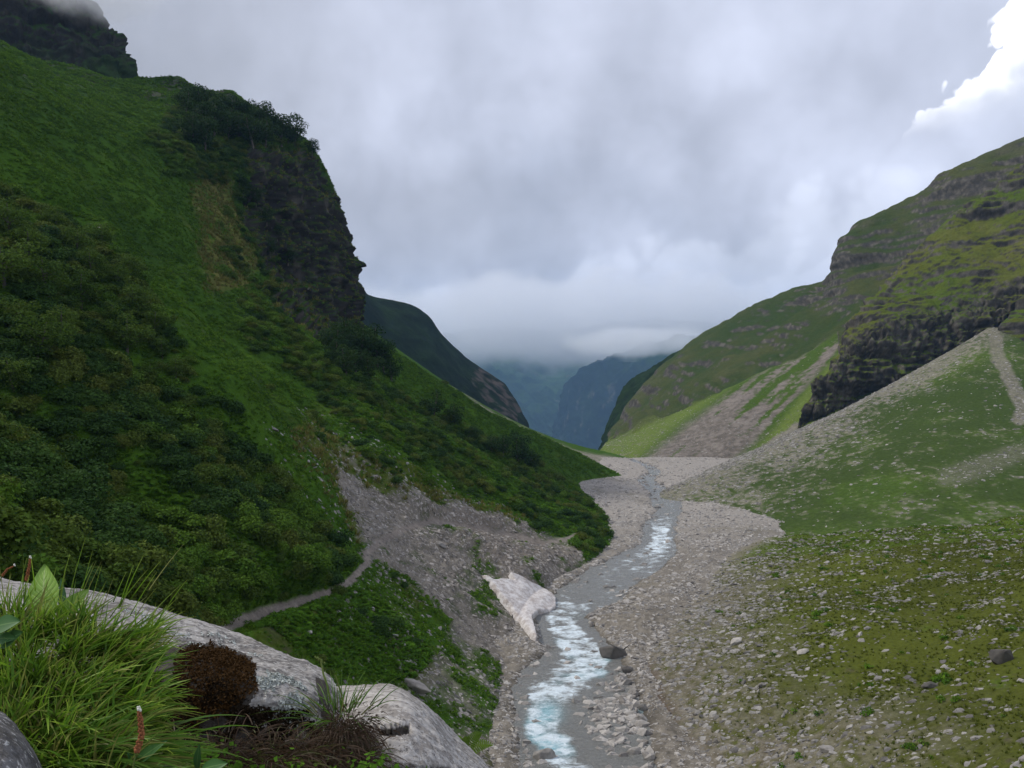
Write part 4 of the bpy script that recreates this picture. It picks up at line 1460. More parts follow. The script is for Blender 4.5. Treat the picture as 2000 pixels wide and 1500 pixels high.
GROVE = []
for x, y, h in ((366, 222, 7), (380, 215, 7), (398, 225, 8), (415, 232, 8), (432, 236, 9), (452, 240, 8), (470, 246, 8), (488, 252, 9), (505, 258, 9), (520, 262, 10), (536, 268, 9), (552, 274, 8), (565, 280, 9), (580, 286, 8),
                (395, 262, 9), (420, 268, 9), (445, 272, 8), (470, 276, 9), (495, 280, 8), (520, 284, 8), (380, 280, 8), (405, 290, 8), (600, 292, 1)):
    if h > 1:
        GROVE.append((x, y, h * RNG.uniform(1.05, 1.45)))
ORD = ('first second third fourth fifth sixth seventh eighth ninth tenth eleventh twelfth thirteenth fourteenth fifteenth sixteenth seventeenth '
       'eighteenth nineteenth twentieth twenty-first twenty-second twenty-third twenty-fourth twenty-fifth twenty-sixth').split()


def row_of_trees(items, label, group, sink=0.0):
    for k, (x, y, h) in enumerate(sorted(items)):
        plant_tree(spot(left, x, y) - np.array((0, 0, sink)), h, label.replace('{}', ORD[k]), group)


row_of_trees(GROVE, '{} dark green tree from the left in the grove on the black clifftop', 'trees on top of the cliff')
plant_tree(spot(left, 607, 302), 6.5, 'lone small tree at the very edge of the clifftop', None)
foot = []
for x, y, h in ((655, 690, 9), (672, 686, 10), (690, 690, 10), (705, 700, 11), (722, 706, 11), (740, 716, 11), (752, 726, 10), (700, 730, 7), (720, 745, 7), (660, 715, 8), (770, 742, 8), (680, 735, 7)):
    foot.append((x, y, h * RNG.uniform(0.8, 1.05)))
row_of_trees(foot, '{} dark bushy tree from the left below the black cliff', 'trees at the foot of the cliff')
for x, y, h, lb in ((850, 812, 5.5, 'round dark tree standing alone high on the green slope'), (890, 832, 5, 'small tree just below the lone round one on the green slope'),
                    (925, 862, 3.4, 'smallest dark bushy tree in the row across the green slope'), (1016, 905, 7.5, 'tallest dark tree of the pair above the river bend'),
                    (1042, 915, 5.5, 'lower dark tree of the pair above the river bend'), (985, 893, 5, 'half grown tree left of the pair above the river bend'),
                    (962, 882, 4, 'low dark tree at the edge of scrub on the green slope')):
    plant_tree(spot(left, x, y), h * 1.25, lb, None)
birch = []
for k, (x, y, h) in enumerate(((20, 480, 7), (60, 520, 7), (110, 455, 6), (150, 500, 7), (200, 480, 6), (100, 580, 7), (160, 600, 7), (230, 560, 6), (260, 545, 7), (40, 640, 6), (120, 680, 6), (215, 640, 6),
                               (250, 690, 6), (300, 660, 5), (30, 760, 6), (10, 560, 7), (180, 545, 6), (70, 700, 6), (320, 700, 5), (270, 610, 6), (345, 740, 5), (290, 750, 5))):
    birch.append((x, y, h * RNG.uniform(0.55, 0.85)))
row_of_trees(birch, '{} bushy birch from the left among those rising from the hillside scrub', 'birches on the upper hillside', 0.5)
ledge_trees = []
for x, y, h in ((545, 470, 6), (500, 400, 6), (520, 440, 6), (480, 385, 6), (560, 520, 6), (530, 500, 6), (470, 360, 5)):
    ledge_trees.append((x, y, h))
row_of_trees(ledge_trees, '{} small tree from the left on the ledges beside the cliff', 'trees on the cliff ledges')

# --- stones
M_STONE = stone_mat('stone', (0.11, 0.102, 0.094), (0.34, 0.32, 0.295))
M_SLATE = stone_mat('slate', (0.10, 0.088, 0.078), (0.36, 0.325, 0.29))
M_PALE = stone_mat('pale_stone', (0.18, 0.165, 0.15), (0.43, 0.40, 0.365))
M_DARK = stone_mat('dark_stone', (0.085, 0.078, 0.07), (0.15, 0.138, 0.125))
ROCKS = [rock_mesh('rock', 600 + k, M_STONE, (0.35, 0.7)) for k in range(10)]
SLABS = [rock_mesh('slab', 640 + k, M_SLATE, (0.18, 0.35)) for k in range(10)]
COBBLES = [rock_mesh('cobble', 680 + k, M_PALE, (0.5, 0.85), 18) for k in range(10)]
BIG = []     # candidates for rocks that are objects of their own


def stones(sheet, dens, n, lo, hi, power, meshes, name, lab, group, sink=0.12, tilt=0.3, share=0.02, ycap=None):
    pts, (i, j) = sheet.scatter(dens, n)
    nn = sheet.normals()[i, j]
    ok = in_view(pts, 20)
    pts, nn = pts[ok], nn[ok]
    n = len(pts)
    s = lo + (hi - lo) * RNG.random(n) ** power
    s *= np.interp(pts[:, 1], [60, 120, 300], [0.85, 1.0, 1.5])
    pts = pts - nn * (s * sink)[:, None]
    rot = lay_turn(nn, RNG, tilt)
    spx = s * F / pts[:, 1]
    order = np.argsort(-spx)
    kk = int(n * share)
    for q in order[:kk]:
        BIG.append((spx[q], pts[q], rot[q], s[q], meshes, lab, group))
    r = order[kk:]
    sc3 = np.stack([s[r] * RNG.uniform(0.7, 1.5, len(r)), s[r] * RNG.uniform(0.7, 1.3, len(r)), s[r]], 1)
    return pts[r], rot[r], sc3


# river bed
bx_, by_ = bed.px()
bd = sstep(bed_off, 0.95, 1.15) * np.interp(bed.P[..., 1], [70, 110, 170, 260, 400], [1.0, 1.0, 0.55, 0.2, 0.05]) * (0.25 + sstep(fbm(bed.P * 0.12 + 4, 3), -0.3, 0.4))
a = stones(bed, bd, 60000, 0.2, 1.2, 5.0, COBBLES, 'gravel', 'gravel', 'gravel', share=0.0035)
gn_field('river_stones', *a, COBBLES)
core_bed = line_dist([(1135, 1540), (1095, 1470), (1060, 1410), (1062, 1370), (1110, 1325), (1150, 1290), (1115, 1245), (1095, 1210)], bx_, by_)
wd_ = (bed_off < 1.0) * sstep(fbm(bed.P * 0.16 + 44, 3) + 0.8 * sstep(core_bed, 30, 75), 0.2, 0.7) * np.interp(bed.P[..., 1], [60, 110, 130, 160], [1, 1, 0.12, 0.03])
wd_ = wd_ + 0.05 * (bed_off < 1.0) * (bed.P[..., 1] < 120)
# island of boulders in the lower rapids
wd_ += 3.0 * inside([(1150, 1385), (1215, 1350), (1250, 1400), (1235, 1450), (1180, 1470), (1140, 1430)], bx_, by_)
pts_, (i_, j_) = bed.scatter(wd_, 10)
a = stones(bed, wd_, 6000, 0.3, 1.8, 3.2, COBBLES, 'river', 'river', 'boulders in the stream', sink=-0.15, share=0.05)
gn_field('stones_in_stream', *a, COBBLES)

# left scree
lsd = np.clip(left_scree, 0, 1) * (1 - left_path) * np.interp(left.P[..., 1], [80, 140, 240], [1.0, 1.0, 0.5])
a = stones(left, lsd, 45000, 0.25, 1.4, 4.0, SLABS, 'scree', 'scree', 'slabs on the left scree', tilt=0.2, share=0.004)
gn_field('scree_stones', *a, SLABS)
lowd = inside([(650, 1170), (720, 1090), (790, 1130), (880, 1230), (960, 1290), (1015, 1380), (1010, 1520), (640, 1520)], lx, ly) * (0.2 + sstep(g2, -0.2, 0.4)) * (1 - left_path)
lowd = lowd + 0.22 * inside([(500, 820), (640, 880), (740, 960), (740, 1080), (670, 1060), (590, 980), (530, 900)], lx + 60 * g2, ly + 40 * g1) + 0.25 * inside([(560, 800), (700, 900), (830, 990), (1030, 1020), (940, 960), (800, 900), (640, 800)], lx, ly)
a = stones(left, lowd, 4600, 0.15, 1.1, 3.5, ROCKS, 'bank', 'bank', 'stones in the grassy bank', share=0.02)
gn_field('bank_stones', *a, ROCKS)

# right meadow
mp_ = md.P
mg = fbm(mp_ * 0.12 + 70, 4)
mdn = 0.05 + 0.7 * md_bare + 0.9 * sstep(mg + 0.6 * fbm(mp_ * 0.4 + 7, 3), 0.05, 0.7)
a = stones(md, mdn * sstep(md.u, 0.05, 0.12), 22000, 0.2, 1.3, 4.0, ROCKS, 'meadow', 'meadow', 'rocks strewn over the meadow', share=0.012)
gn_field('meadow_stones', *a, ROCKS)
a = stones(md, (0.25 + sstep(mg, -0.1, 0.5)) * sstep(md.u, 0.05, 0.12) * np.interp(md.P[..., 1], [50, 110, 200], [1, 1, 0.5]), 4200, 0.4, 1.4, 2.6, ROCKS, 'meadow', 'meadow', 'rocks strewn over the meadow', share=0.08)
gn_field('meadow_rocks', *a, ROCKS)
# short grass and weeds of the meadow
MTUFT = [tuft_mesh(440 + k, M_MEADOW, 22, 0.32) for k in range(5)]
gd = (1.05 - md_bare) * (0.15 + sstep(mg, -0.3, 0.3)) * sstep(md.u, 0.06, 0.2)
pts, _ = md.scatter(gd, 34000)
pts = pts[in_view(pts, 20)]
gn_field('meadow_grass', pts, spin(len(pts), RNG, 0.2), RNG.uniform(0.3, 0.75, len(pts)), MTUFT)
pts, _ = md.scatter(gd * sstep(fbm(mp_ * 0.3 + 17, 3), 0.3, 0.5), 900)
gn_field('meadow_weeds', pts, spin(len(pts), RNG, 0.2), RNG.uniform(0.4, 0.9, len(pts)), HERBS)
# debris fan
fp_ = fan.P
fdn = np.clip(fan_stone, 0, 1) * (0.3 + sstep(fan.u, 0.1, 0.5)) + 0.05
a = stones(fan, fdn, 26000, 0.3, 1.3, 3.5, ROCKS, 'fan', 'fan', 'stones on the debris fan', share=0.004)
gn_field('fan_stones', *a, ROCKS)
# meadow at the foot of the long slope
mdn2 = mead * np.clip(sstep(rs.px()[1], 760, 880), 0.1, 1) * (rs.P[..., 1] < 620)
a = stones(rs, mdn2, 5000, 0.3, 1.1, 3.0, ROCKS, 'slope', 'x', 'x', share=0.0)
gn_field('slope_stones', *a, ROCKS)

BIG.sort(key=lambda b: -b[0])
PLACE = {
    'meadow': lambda x, y: ('on the crest of the mossy meadow' if y < 1120 else 'low on the meadow near the bare gravel' if y > 1360 else 'midway up the mossy meadow, far side' if x > 1760
                            else 'midway down the mossy meadow' if x > 1500 else 'on the meadow edge near the stream'),
    'gravel': lambda x, y: ('beside the lowest rapids' if y > 1380 else 'near the large dark boulder' if y > 1230 else 'on the gravel bar beside the calm water') if x > 1090 else 'on the shore left of the rapids',
    'river': lambda x, y: 'in the lowest rapids' if y > 1420 else 'in the middle rapids' if y > 1300 else 'in the upper rapids below the snow',
    'scree': lambda x, y: 'on the scree above the footpath' if y < 1030 else 'on the scree right under the footpath' if y < 1110 else 'on the scree beside the snow patch' if y < 1250 else 'on the scree foot by the stream',
    'bank': lambda x, y: 'in the grassy bank above the pale boulder' if y > 1230 else 'among the ferns below the footpath' if y > 1100 else 'in the dry grass above the scree',
    'fan': lambda x, y: 'on the foot of the green debris fan' if y > 930 else 'halfway up the green debris fan',
}
KINDWORD = {'meadow': 'angular rock lying', 'gravel': 'river stone', 'river': 'wet rock standing', 'scree': 'slate slab lying', 'bank': 'stone half sunk', 'fan': 'stone'}
cut = sorted(b_[0] for b_ in BIG[:300])
for spx_, p, r, s, meshes, lab, group in BIG[:300]:
    x, y = seen(np.asarray(p))
    o = bpy.data.objects.new('rock', meshes[RNG.integers(len(meshes))])
    o.location = p
    o.rotation_euler = r
    fx, fy = RNG.uniform(0.8, 1.4), RNG.uniform(0.8, 1.3)
    o.scale = (s * fx, s * fy, s)
    size = 'big' if spx_ > cut[220] else 'mid sized' if spx_ > cut[100] else 'smallish'
    form = ' long' if fx > 1.2 * fy else ' broad' if fy > 1.2 * fx else ''
    pl_ = PLACE[lab](x, y)
    link(o, size + form + ' grey ' + KINDWORD[lab] + ' ' + pl_, 'rock', size + form + ' grey rocks ' + pl_)
bl = BIG[300:]
for meshes, nm in ((ROCKS, 'loose_stones'), (SLABS, 'loose_slabs'), (COBBLES, 'loose_cobbles')):
    b_ = [q for q in bl if q[4] is meshes]
    if b_:
        gn_field(nm, np.array([q[1] for q in b_]), np.array([q[2] for q in b_]), np.array([q[3] for q in b_]), meshes)

# --- rocks that stand out
def boulder(sheet, x, y, w_px, h_ratio, mat, label, seed, flat=(0.6, 0.9), lift=0.25, yaw=0.0, depth=0.8, tilt=(0.0, 0.0)):
    import bmesh
    me = rock_mesh('boulder', seed, mat, flat, 22)
    bm = bmesh.new()
    bm.from_mesh(me)
    bmesh.ops.bevel(bm, geom=list(bm.edges), offset=0.025, segments=1, affect='EDGES', profile=0.6)
    bm.to_mesh(me)
    bm.free()
    p = spot(sheet, x, y)
    s = w_px * p[1] / F
    o = bpy.data.objects.new('boulder', me)
    o.location = p + np.array((0, 0, lift * s * h_ratio))
    o.scale = (s * 1.05, s * depth, s * h_ratio * 1.4)
    o.rotation_euler = (tilt[0], tilt[1], yaw)
    link(o, label, 'boulder')
    return o


boulder(bed, 1198, 1288, 54, 0.8, M_DARK, 'large dark boulder at the edge of the rapids on the right bank', 901, tilt=(0, 0.2))
boulder(md, 1955, 1292, 50, 0.62, M_DARK, 'large dark grey block sitting in the mossy meadow', 905, tilt=(0, -0.15))
boulder(md, 1437, 1256, 30, 0.45, M_PALE, 'pale wedge shaped slab standing out above the right bank', 910, tilt=(0, -0.35))
boulder(md, 1567, 1274, 28, 0.35, M_PALE, 'pale flat slab with a dark split in the meadow', 914, tilt=(0, -0.3))
boulder(md, 1815, 1342, 32, 0.5, M_DARK, 'small dark block among the meadow stones', 917)
boulder(md, 1616, 1466, 38, 0.4, M_PALE, 'broad pale flat slab on the bare gravel at the meadow foot', 920)
boulder(md, 1486, 1340, 18, 0.6, M_PALE, 'small bright white stone on the bare slope above the stream', 922)
boulder(left, 815, 1348, 56, 0.55, M_SLATE, 'dark grey slab just above the pale foreground boulder', 925, tilt=(0, 0.35))
boulder(left, 602, 1238, 18, 0.6, M_PALE, 'small pale stone among the ferns beside the path', 928)
boulder(left, 862, 1068, 22, 0.5, M_STONE, 'long grey slab high on the scree just under the path', 930, tilt=(0, 0.5))
boulder(bed, 1062, 1488, 44, 0.7, M_STONE, 'grey boulder at the left edge of the lowest rapids', 932)
boulder(bed, 1240, 1478, 34, 0.75, M_PALE, 'pale round boulder beside the lowest rapids on the right', 935)
boulder(bed, 1222, 1365, 26, 0.8, M_STONE, 'grey block among the river stones below the dark boulder', 938)
boulder(bed, 1255, 1388, 18, 1.1, M_PALE, 'upright pale stone at the waterside', 940)
boulder(bed, 1225, 1312, 26, 0.8, M_DARK, 'small dark rock directly below the large dark boulder', 943)
boulder(left, 535, 838, 20, 0.45, M_PALE, 'pale slab alone on the grass strip in mid hillside', 946, tilt=(0, 0.5))
# ------------------------------------------------------------------ the knoll the camera stands on
def px_grid(rows):
    return np.array([[at(*p) for p in r] for r in rows])


kn = Sheet(np.array([
    [(-9, -6, -1.2), (-5, -6, -1.5), (-2, -6, -1.65), (0, -6, -1.7), (2, -6, -2.0), (5, -6, -3.2)],
    [(-9, -1, -0.9), (-5, -1, -1.3), (-2, -1, -1.6), (-0.3, -1, -1.7), (1.6, -1, -2.0), (4.5, -1, -3.4)],
    [(-9, 1.2, -0.6), (-5, 1.2, -0.95), (-2, 1.2, -1.15), (-0.6, 1.2, -1.3), (0.2, 1.2, -1.7), (3.0, 1.2, -3.6)],
    [(-9, 2.1, -0.5), (-5, 2.1, -0.85), (-2, 2.1, -1.1), (-0.75, 2.1, -1.22), (0.0, 2.1, -1.75), (2.4, 2.1, -4.2)],
    [(-9, 3.0, -0.7), (-5, 3.0, -1.0), (-2, 3.0, -1.4), (-0.7, 3.0, -1.8), (0.0, 3.0, -2.5), (2.0, 3.0, -5.2)],
    [(-9, 4.6, -1.6), (-5, 4.6, -2.0), (-2, 4.6, -2.8), (-0.7, 4.6, -3.5), (0.0, 4.6, -4.3), (2.0, 4.6, -8)],
    [(-9, 9, -6), (-5, 9, -6.5), (-2, 9, -8), (-0.7, 9, -9.5), (0.0, 9, -11), (2.0, 9, -15)],
    [(-9, 24, -22), (-5, 24, -24), (-2, 24, -27), (-0.7, 24, -29), (0.0, 24, -31), (2.0, 24, -36)],
], float), 200, 200)
P = kn.P
kn.P = P + np.array((0, 0, 1.0)) * (0.06 * fbm(P * 1.6, 4) + 0.015 * fbm(P * 9, 3))[..., None]
g2, g3 = fbm(kn.P * 2.0, 4), fbm(kn.P * 12.0, 3)
c = lerp((0.030, 0.022, 0.014), (0.075, 0.06, 0.04), sstep(g3 + 0.5 * g2, -0.4, 0.6))
c = lerp(c, GREEN * 0.8, sstep(g2, 0.0, 0.5) * 0.6)
kn.build('knoll', ground_material('knoll_soil', 30.0, 0.01, 0.5), c)

# ------------------------------------------------------------------ foreground boulders
def rock_skin(name, light, dark, streak=(2.0, 14.0, 14.0), blotch=5.0):
    m, N, out = new_mat(name)
    co = N.add('ShaderNodeTexCoord').outputs['Object']
    at_ = N.add('ShaderNodeAttribute', attribute_name='tint')
    sp_ = N.add('ShaderNodeSeparateColor')
    N.put(sp_.inputs[0], at_.outputs['Color'])
    mp = N.add('ShaderNodeMapping')
    N.put(mp.inputs[0], co)
    mp.inputs['Rotation'].default_value = (0.2, 0.25, 0.15)
    mp.inputs['Scale'].default_value = streak
    n1 = N.noise(mp.outputs[0], 1.6, 7, 0.7, 0.4)
    n2 = N.noise(co, blotch, 6, 0.65)
    n3 = N.noise(co, 55.0, 4, 0.7)
    f = N.m('ADD', N.m('MULTIPLY', n1, 0.5), N.m('ADD', N.m('MULTIPLY', n2, 0.3), N.m('MULTIPLY', n3, 0.2)))
    col = N.mix(N.step(f, 0.41, 0.59), dark, light)
    # thin dark veins and crusts
    vein = N.step(N.m('ABSOLUTE', N.m('SUBTRACT', n1, 0.47)), 0.018, 0.0)
    col = N.mix(N.m('MULTIPLY', vein, 0.55), col, (0.05, 0.045, 0.04))
    speck = N.step(n3, 0.56, 0.66)
    col = N.mix(N.m('MULTIPLY', speck, 0.7), col, (0.62, 0.60, 0.56))
    dsp = N.step(n3, 0.44, 0.34)
    col = N.mix(N.m('MULTIPLY', dsp, 0.8), col, (0.07, 0.065, 0.06))
    # damp dark flank (R) and ochre stain (G)
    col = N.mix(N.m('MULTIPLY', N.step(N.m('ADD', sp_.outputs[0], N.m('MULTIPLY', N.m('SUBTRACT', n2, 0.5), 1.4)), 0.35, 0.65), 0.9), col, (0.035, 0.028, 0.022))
    col = N.mix(N.m('MULTIPLY', N.step(N.m('ADD', sp_.outputs[1], N.m('MULTIPLY', N.m('SUBTRACT', n2, 0.5), 1.2)), 0.4, 0.7), 0.6), col, (0.22, 0.17, 0.12))
    bsdf(N, out, col, 0.88, 0.2, f, 0.9, 0.03)
    return m


def boulder_sheet(rows, nu, nv, amp, seed):
    s = Sheet(px_grid(rows), nu, nv)
    P = s.P
    s.P = P + s.normals() * (amp * fbm(P * 2.2 + seed, 4) + amp * 0.35 * fbm(P * np.array((3, 12, 12)) + seed, 4) + amp * 0.22 * fbm(P * 30 + seed, 4))[..., None]
    return s


ba = boulder_sheet([
    [(-600, 1750, 1.8), (-200, 1700, 1.9), (0, 1650, 2.0), (200, 1640, 2.15), (350, 1620, 2.2), (480, 1600, 2.25), (575, 1560, 2.3), (632, 1500, 2.42), (652, 1440, 2.62)],
    [(-600, 1420, 2.1), (-200, 1400, 2.15), (0, 1400, 2.2), (200, 1400, 2.3), (350, 1400, 2.32), (480, 1410, 2.35), (580, 1410, 2.4), (634, 1405, 2.5), (654, 1390, 2.66)],
    [(-600, 1230, 2.4), (-200, 1235, 2.45), (0, 1250, 2.45), (200, 1270, 2.5), (350, 1290, 2.5), (480, 1320, 2.48), (580, 1345, 2.5), (632, 1355, 2.58), (653, 1360, 2.7)],
    [(-600, 1120, 2.9), (-200, 1150, 2.9), (0, 1170, 2.9), (200, 1195, 2.9), (340, 1232, 2.85), (470, 1272, 2.8), (575, 1305, 2.75), (626, 1325, 2.75), (648, 1340, 2.78)],
    [(-600, 1065, 3.3), (-200, 1105, 3.3), (0, 1130, 3.3), (200, 1158, 3.28), (338, 1197, 3.22), (468, 1242, 3.12), (572, 1282, 2.98), (622, 1306, 2.92), (645, 1326, 2.88)],
    [(-600, 1100, 3.8), (-200, 1140, 3.8), (0, 1165, 3.8), (200, 1195, 3.75), (338, 1235, 3.65), (465, 1280, 3.5), (568, 1320, 3.3), (618, 1345, 3.15), (642, 1350, 3.0)],
    [(-600, 1500, 4.2), (-200, 1520, 4.2), (0, 1540, 4.2), (200, 1560, 4.1), (338, 1580, 4.0), (465, 1600, 3.8), (568, 1600, 3.5), (612, 1560, 3.3), (640, 1480, 3.05)],
], 330, 260, 0.035, 3)
bax, bay = ba.px()
f2 = fbm(ba.P * 3, 4)
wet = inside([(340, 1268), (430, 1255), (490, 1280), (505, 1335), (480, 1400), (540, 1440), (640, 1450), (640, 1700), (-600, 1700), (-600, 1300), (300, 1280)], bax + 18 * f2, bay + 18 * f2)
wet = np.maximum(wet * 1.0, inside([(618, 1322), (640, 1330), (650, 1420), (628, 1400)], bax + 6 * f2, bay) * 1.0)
och = inside([(470, 1230), (590, 1280), (620, 1330), (560, 1330), (480, 1290)], bax, bay) * 0.4
ba_mat = rock_skin('boulder_skin', (0.40, 0.375, 0.345), (0.11, 0.10, 0.093))
bo = ba.build('boulder', ba_mat, np.stack([wet, och, 0 * och], -1), kind=None)
bo['label'] = 'huge grey lichen crusted boulder behind the grass clump in the foreground'
bo['category'] = 'boulder'

bb = boulder_sheet([
    [(640, 1640, 2.2), (700, 1660, 2.15), (790, 1680, 2.15), (870, 1700, 2.2), (950, 1700, 2.3), (1000, 1680, 2.5), (1010, 1650, 2.7)],
    [(650, 1480, 2.45), (715, 1480, 2.35), (790, 1495, 2.3), (870, 1520, 2.35), (940, 1545, 2.45), (985, 1560, 2.6), (1000, 1570, 2.75)],
    [(652, 1400, 2.6), (715, 1400, 2.5), (785, 1410, 2.45), (850, 1440, 2.5), (905, 1475, 2.6), (960, 1510, 2.7), (985, 1535, 2.8)],
    [(655, 1352, 2.85), (715, 1350, 2.8), (778, 1352, 2.75), (835, 1388, 2.75), (885, 1440, 2.8), (935, 1478, 2.82), (972, 1512, 2.85)],
    [(658, 1340, 3.1), (715, 1337, 3.1), (772, 1339, 3.05), (826, 1372, 3.0), (880, 1425, 2.98), (925, 1464, 2.95), (966, 1502, 2.9)],
    [(660, 1380, 3.4), (715, 1380, 3.4), (768, 1385, 3.35), (820, 1420, 3.25), (872, 1470, 3.15), (915, 1500, 3.05), (962, 1530, 2.95)],
    [(665, 1700, 3.6), (715, 1700, 3.6), (766, 1700, 3.5), (815, 1700, 3.4), (865, 1700, 3.25), (910, 1690, 3.15), (960, 1660, 3.0)],
], 230, 220, 0.025, 9)
bbx, bby = bb.px()
f2 = fbm(bb.P * 4, 4)
crack = inside([(730, 1418), (800, 1410), (802, 1428), (760, 1436), (732, 1430)], bbx + 8 * f2, bby + 8 * f2)
crack = np.maximum(crack, 0.8 * inside([(700, 1510), (760, 1492), (900, 1500), (960, 1510), (960, 1600), (700, 1600)], bbx + 25 * f2, bby + 14 * f2))
bb.P -= bb.normals() * 0.03 * crack[..., None]
bo2 = bb.build('boulder', rock_skin('pale_boulder_skin', (0.50, 0.465, 0.425), (0.24, 0.215, 0.19), (3.0, 16.0, 10.0)), np.stack([crack, 0.1 + 0 * crack, 0 * crack], -1), kind=None)
bo2['label'] = 'pale buff streaked boulder at the bottom edge beside the brown tussock'
bo2['category'] = 'boulder'

bc_ = boulder_sheet([
    [(-200, 1650, 1.25), (-80, 1650, 1.25), (0, 1640, 1.28), (60, 1620, 1.35), (95, 1590, 1.45)],
    [(-200, 1480, 1.35), (-80, 1470, 1.35), (0, 1465, 1.36), (55, 1500, 1.4), (88, 1540, 1.48)],
    [(-200, 1400, 1.5), (-80, 1400, 1.48), (0, 1408, 1.48), (45, 1450, 1.48), (82, 1505, 1.5)],
    [(-200, 1370, 1.7), (-80, 1375, 1.68), (0, 1388, 1.64), (40, 1432, 1.6), (78, 1495, 1.56)],
    [(-200, 1450, 1.9), (-80, 1455, 1.86), (-5, 1465, 1.8), (35, 1500, 1.72), (72, 1560, 1.62)],
], 130, 120, 0.015, 21)
bo3 = bc_.build('boulder', rock_skin('grey_rock_skin', (0.17, 0.16, 0.155), (0.06, 0.056, 0.052), (6.0, 6.0, 6.0)), np.zeros(bc_.P.shape), kind=None)
bo3['label'] = 'dark grey rock in the lower corner under the grass clump'
bo3['category'] = 'boulder'

# moss and lichen on the big boulder
M_MOSS = leaf_mat('moss', (0.050, 0.026, 0.009), (0.050, 0.026, 0.009), 0.1)
M_LICH = leaf_mat('lichen', (0.34, 0.36, 0.33), (0.42, 0.44, 0.41), 0.0)


def crust(sheet, poly, n, size, mat, name, parent, lift, spiky, jit=14, thin=0.0):
    x, y = sheet.px()
    f_ = fbm(sheet.P * 5 + 8, 4)
    nn = sheet.normals()
    w = inside(poly, x + jit * f_, y + jit * fbm(sheet.P * 5 + 30, 4)) * (sheet.v < 0.72)
    if thin:
        w = w * sstep(fbm(sheet.P * 14 + 3, 3), thin - 0.25, thin + 0.25)
    pts, (i, j) = sheet.scatter(w * 1.0, n)
    if len(pts) == 0:
        return
    nrm = nn[i, j] * np.sign((-(pts) * nn[i, j]).sum(1, keepdims=True) + 1e-9)
    rng = np.random.default_rng(5)
    h = lift * (rng.random((len(pts), 1)) ** 1.5 + 0.6 * fbm(pts * 22, 3)[:, None])
    d = nrm + rng.normal(size=pts.shape) * spiky
    d /= np.linalg.norm(d, axis=1, keepdims=True)
    v, f = leaf_cards(pts + nrm * h, d, size * (0.5 + rng.random(len(pts))), 0.7, rng, 0.2)
    me = quick_mesh(name, v, f, False)
    tone = np.repeat(rng.random(len(pts)), 4)
    set_colour(me, np.stack([tone] * 3, 1))
    me.materials.append(mat)
    return link(bpy.data.objects.new(name, me), parent=parent)


o = crust(ba, [(345, 1272), (372, 1256), (420, 1262), (455, 1262), (492, 1296), (494, 1330), (462, 1352), (440, 1390), (400, 1400), (380, 1440), (300, 1440), (320, 1330)], 30000, 0.0042, M_MOSS, 'moss', bo, 0.015, 0.8, 40, -0.45)
o['label'] = 'rusty brown moss cushion'
M_DKMOSS = leaf_mat('dark_moss', (0.022, 0.015, 0.009), (0.022, 0.015, 0.009), 0.05)
crust(ba, [(300, 1330), (480, 1330), (520, 1380), (640, 1400), (640, 1500), (300, 1500)], 22000, 0.0045, M_DKMOSS, 'dark_moss', bo, 0.012, 0.8, 40, 0.05)
o = crust(ba, [(485, 1320), (530, 1310), (600, 1345), (632, 1390), (600, 1440), (560, 1430), (500, 1385)], 9000, 0.0055, M_LICH, 'lichen', bo, 0.006, 0.5, 14, 0.1)
o = crust(ba, [(230, 1190), (420, 1240), (520, 1280), (470, 1290), (330, 1250)], 2500, 0.004, M_LICH, 'lichen', bo, 0.003, 0.3, 20, 0.3)

# ------------------------------------------------------------------ grass clump and small plants
def blades(name, roots, tips_dir, length, width, mat, rng, droop=0.5, seg=5):
    n = len(roots)
    up = np.array((0, 0, 1.0))
    side = np.cross(tips_dir, np.array((0.1, -1.0, 0.3)) + rng.normal(size=(n, 3)) * 0.5)
    side /= np.linalg.norm(side, axis=1, keepdims=True)
    V = np.zeros((n, seg + 1, 2, 3))
    for k in range(seg + 1):
        t = k / seg
        c_ = roots + tips_dir * (length * t)[:, None] - up * (droop * length * t * t)[:, None]
        w = (width * (1 - t ** 1.6) * 0.5 + 0.00025)[:, None]
        V[:, k, 0] = c_ - side * w
        V[:, k, 1] = c_ + side * w
    b = (np.arange(n) * (seg + 1) * 2)[:, None, None]
    k = (np.arange(seg) * 2)[None, :, None]
    q = b + k + np.array((0, 1, 3, 2))[None, None, :]
    me = quick_mesh(name, V.reshape(-1, 3), q.reshape(-1, 4), True)
    tone = np.repeat(rng.random(n), (seg + 1) * 2)
    along = np.tile(np.repeat(np.linspace(0, 1, seg + 1), 2), n)
    set_colour(me, np.stack([tone, along, 0 * tone], 1))
    me.materials.append(mat)
    return me


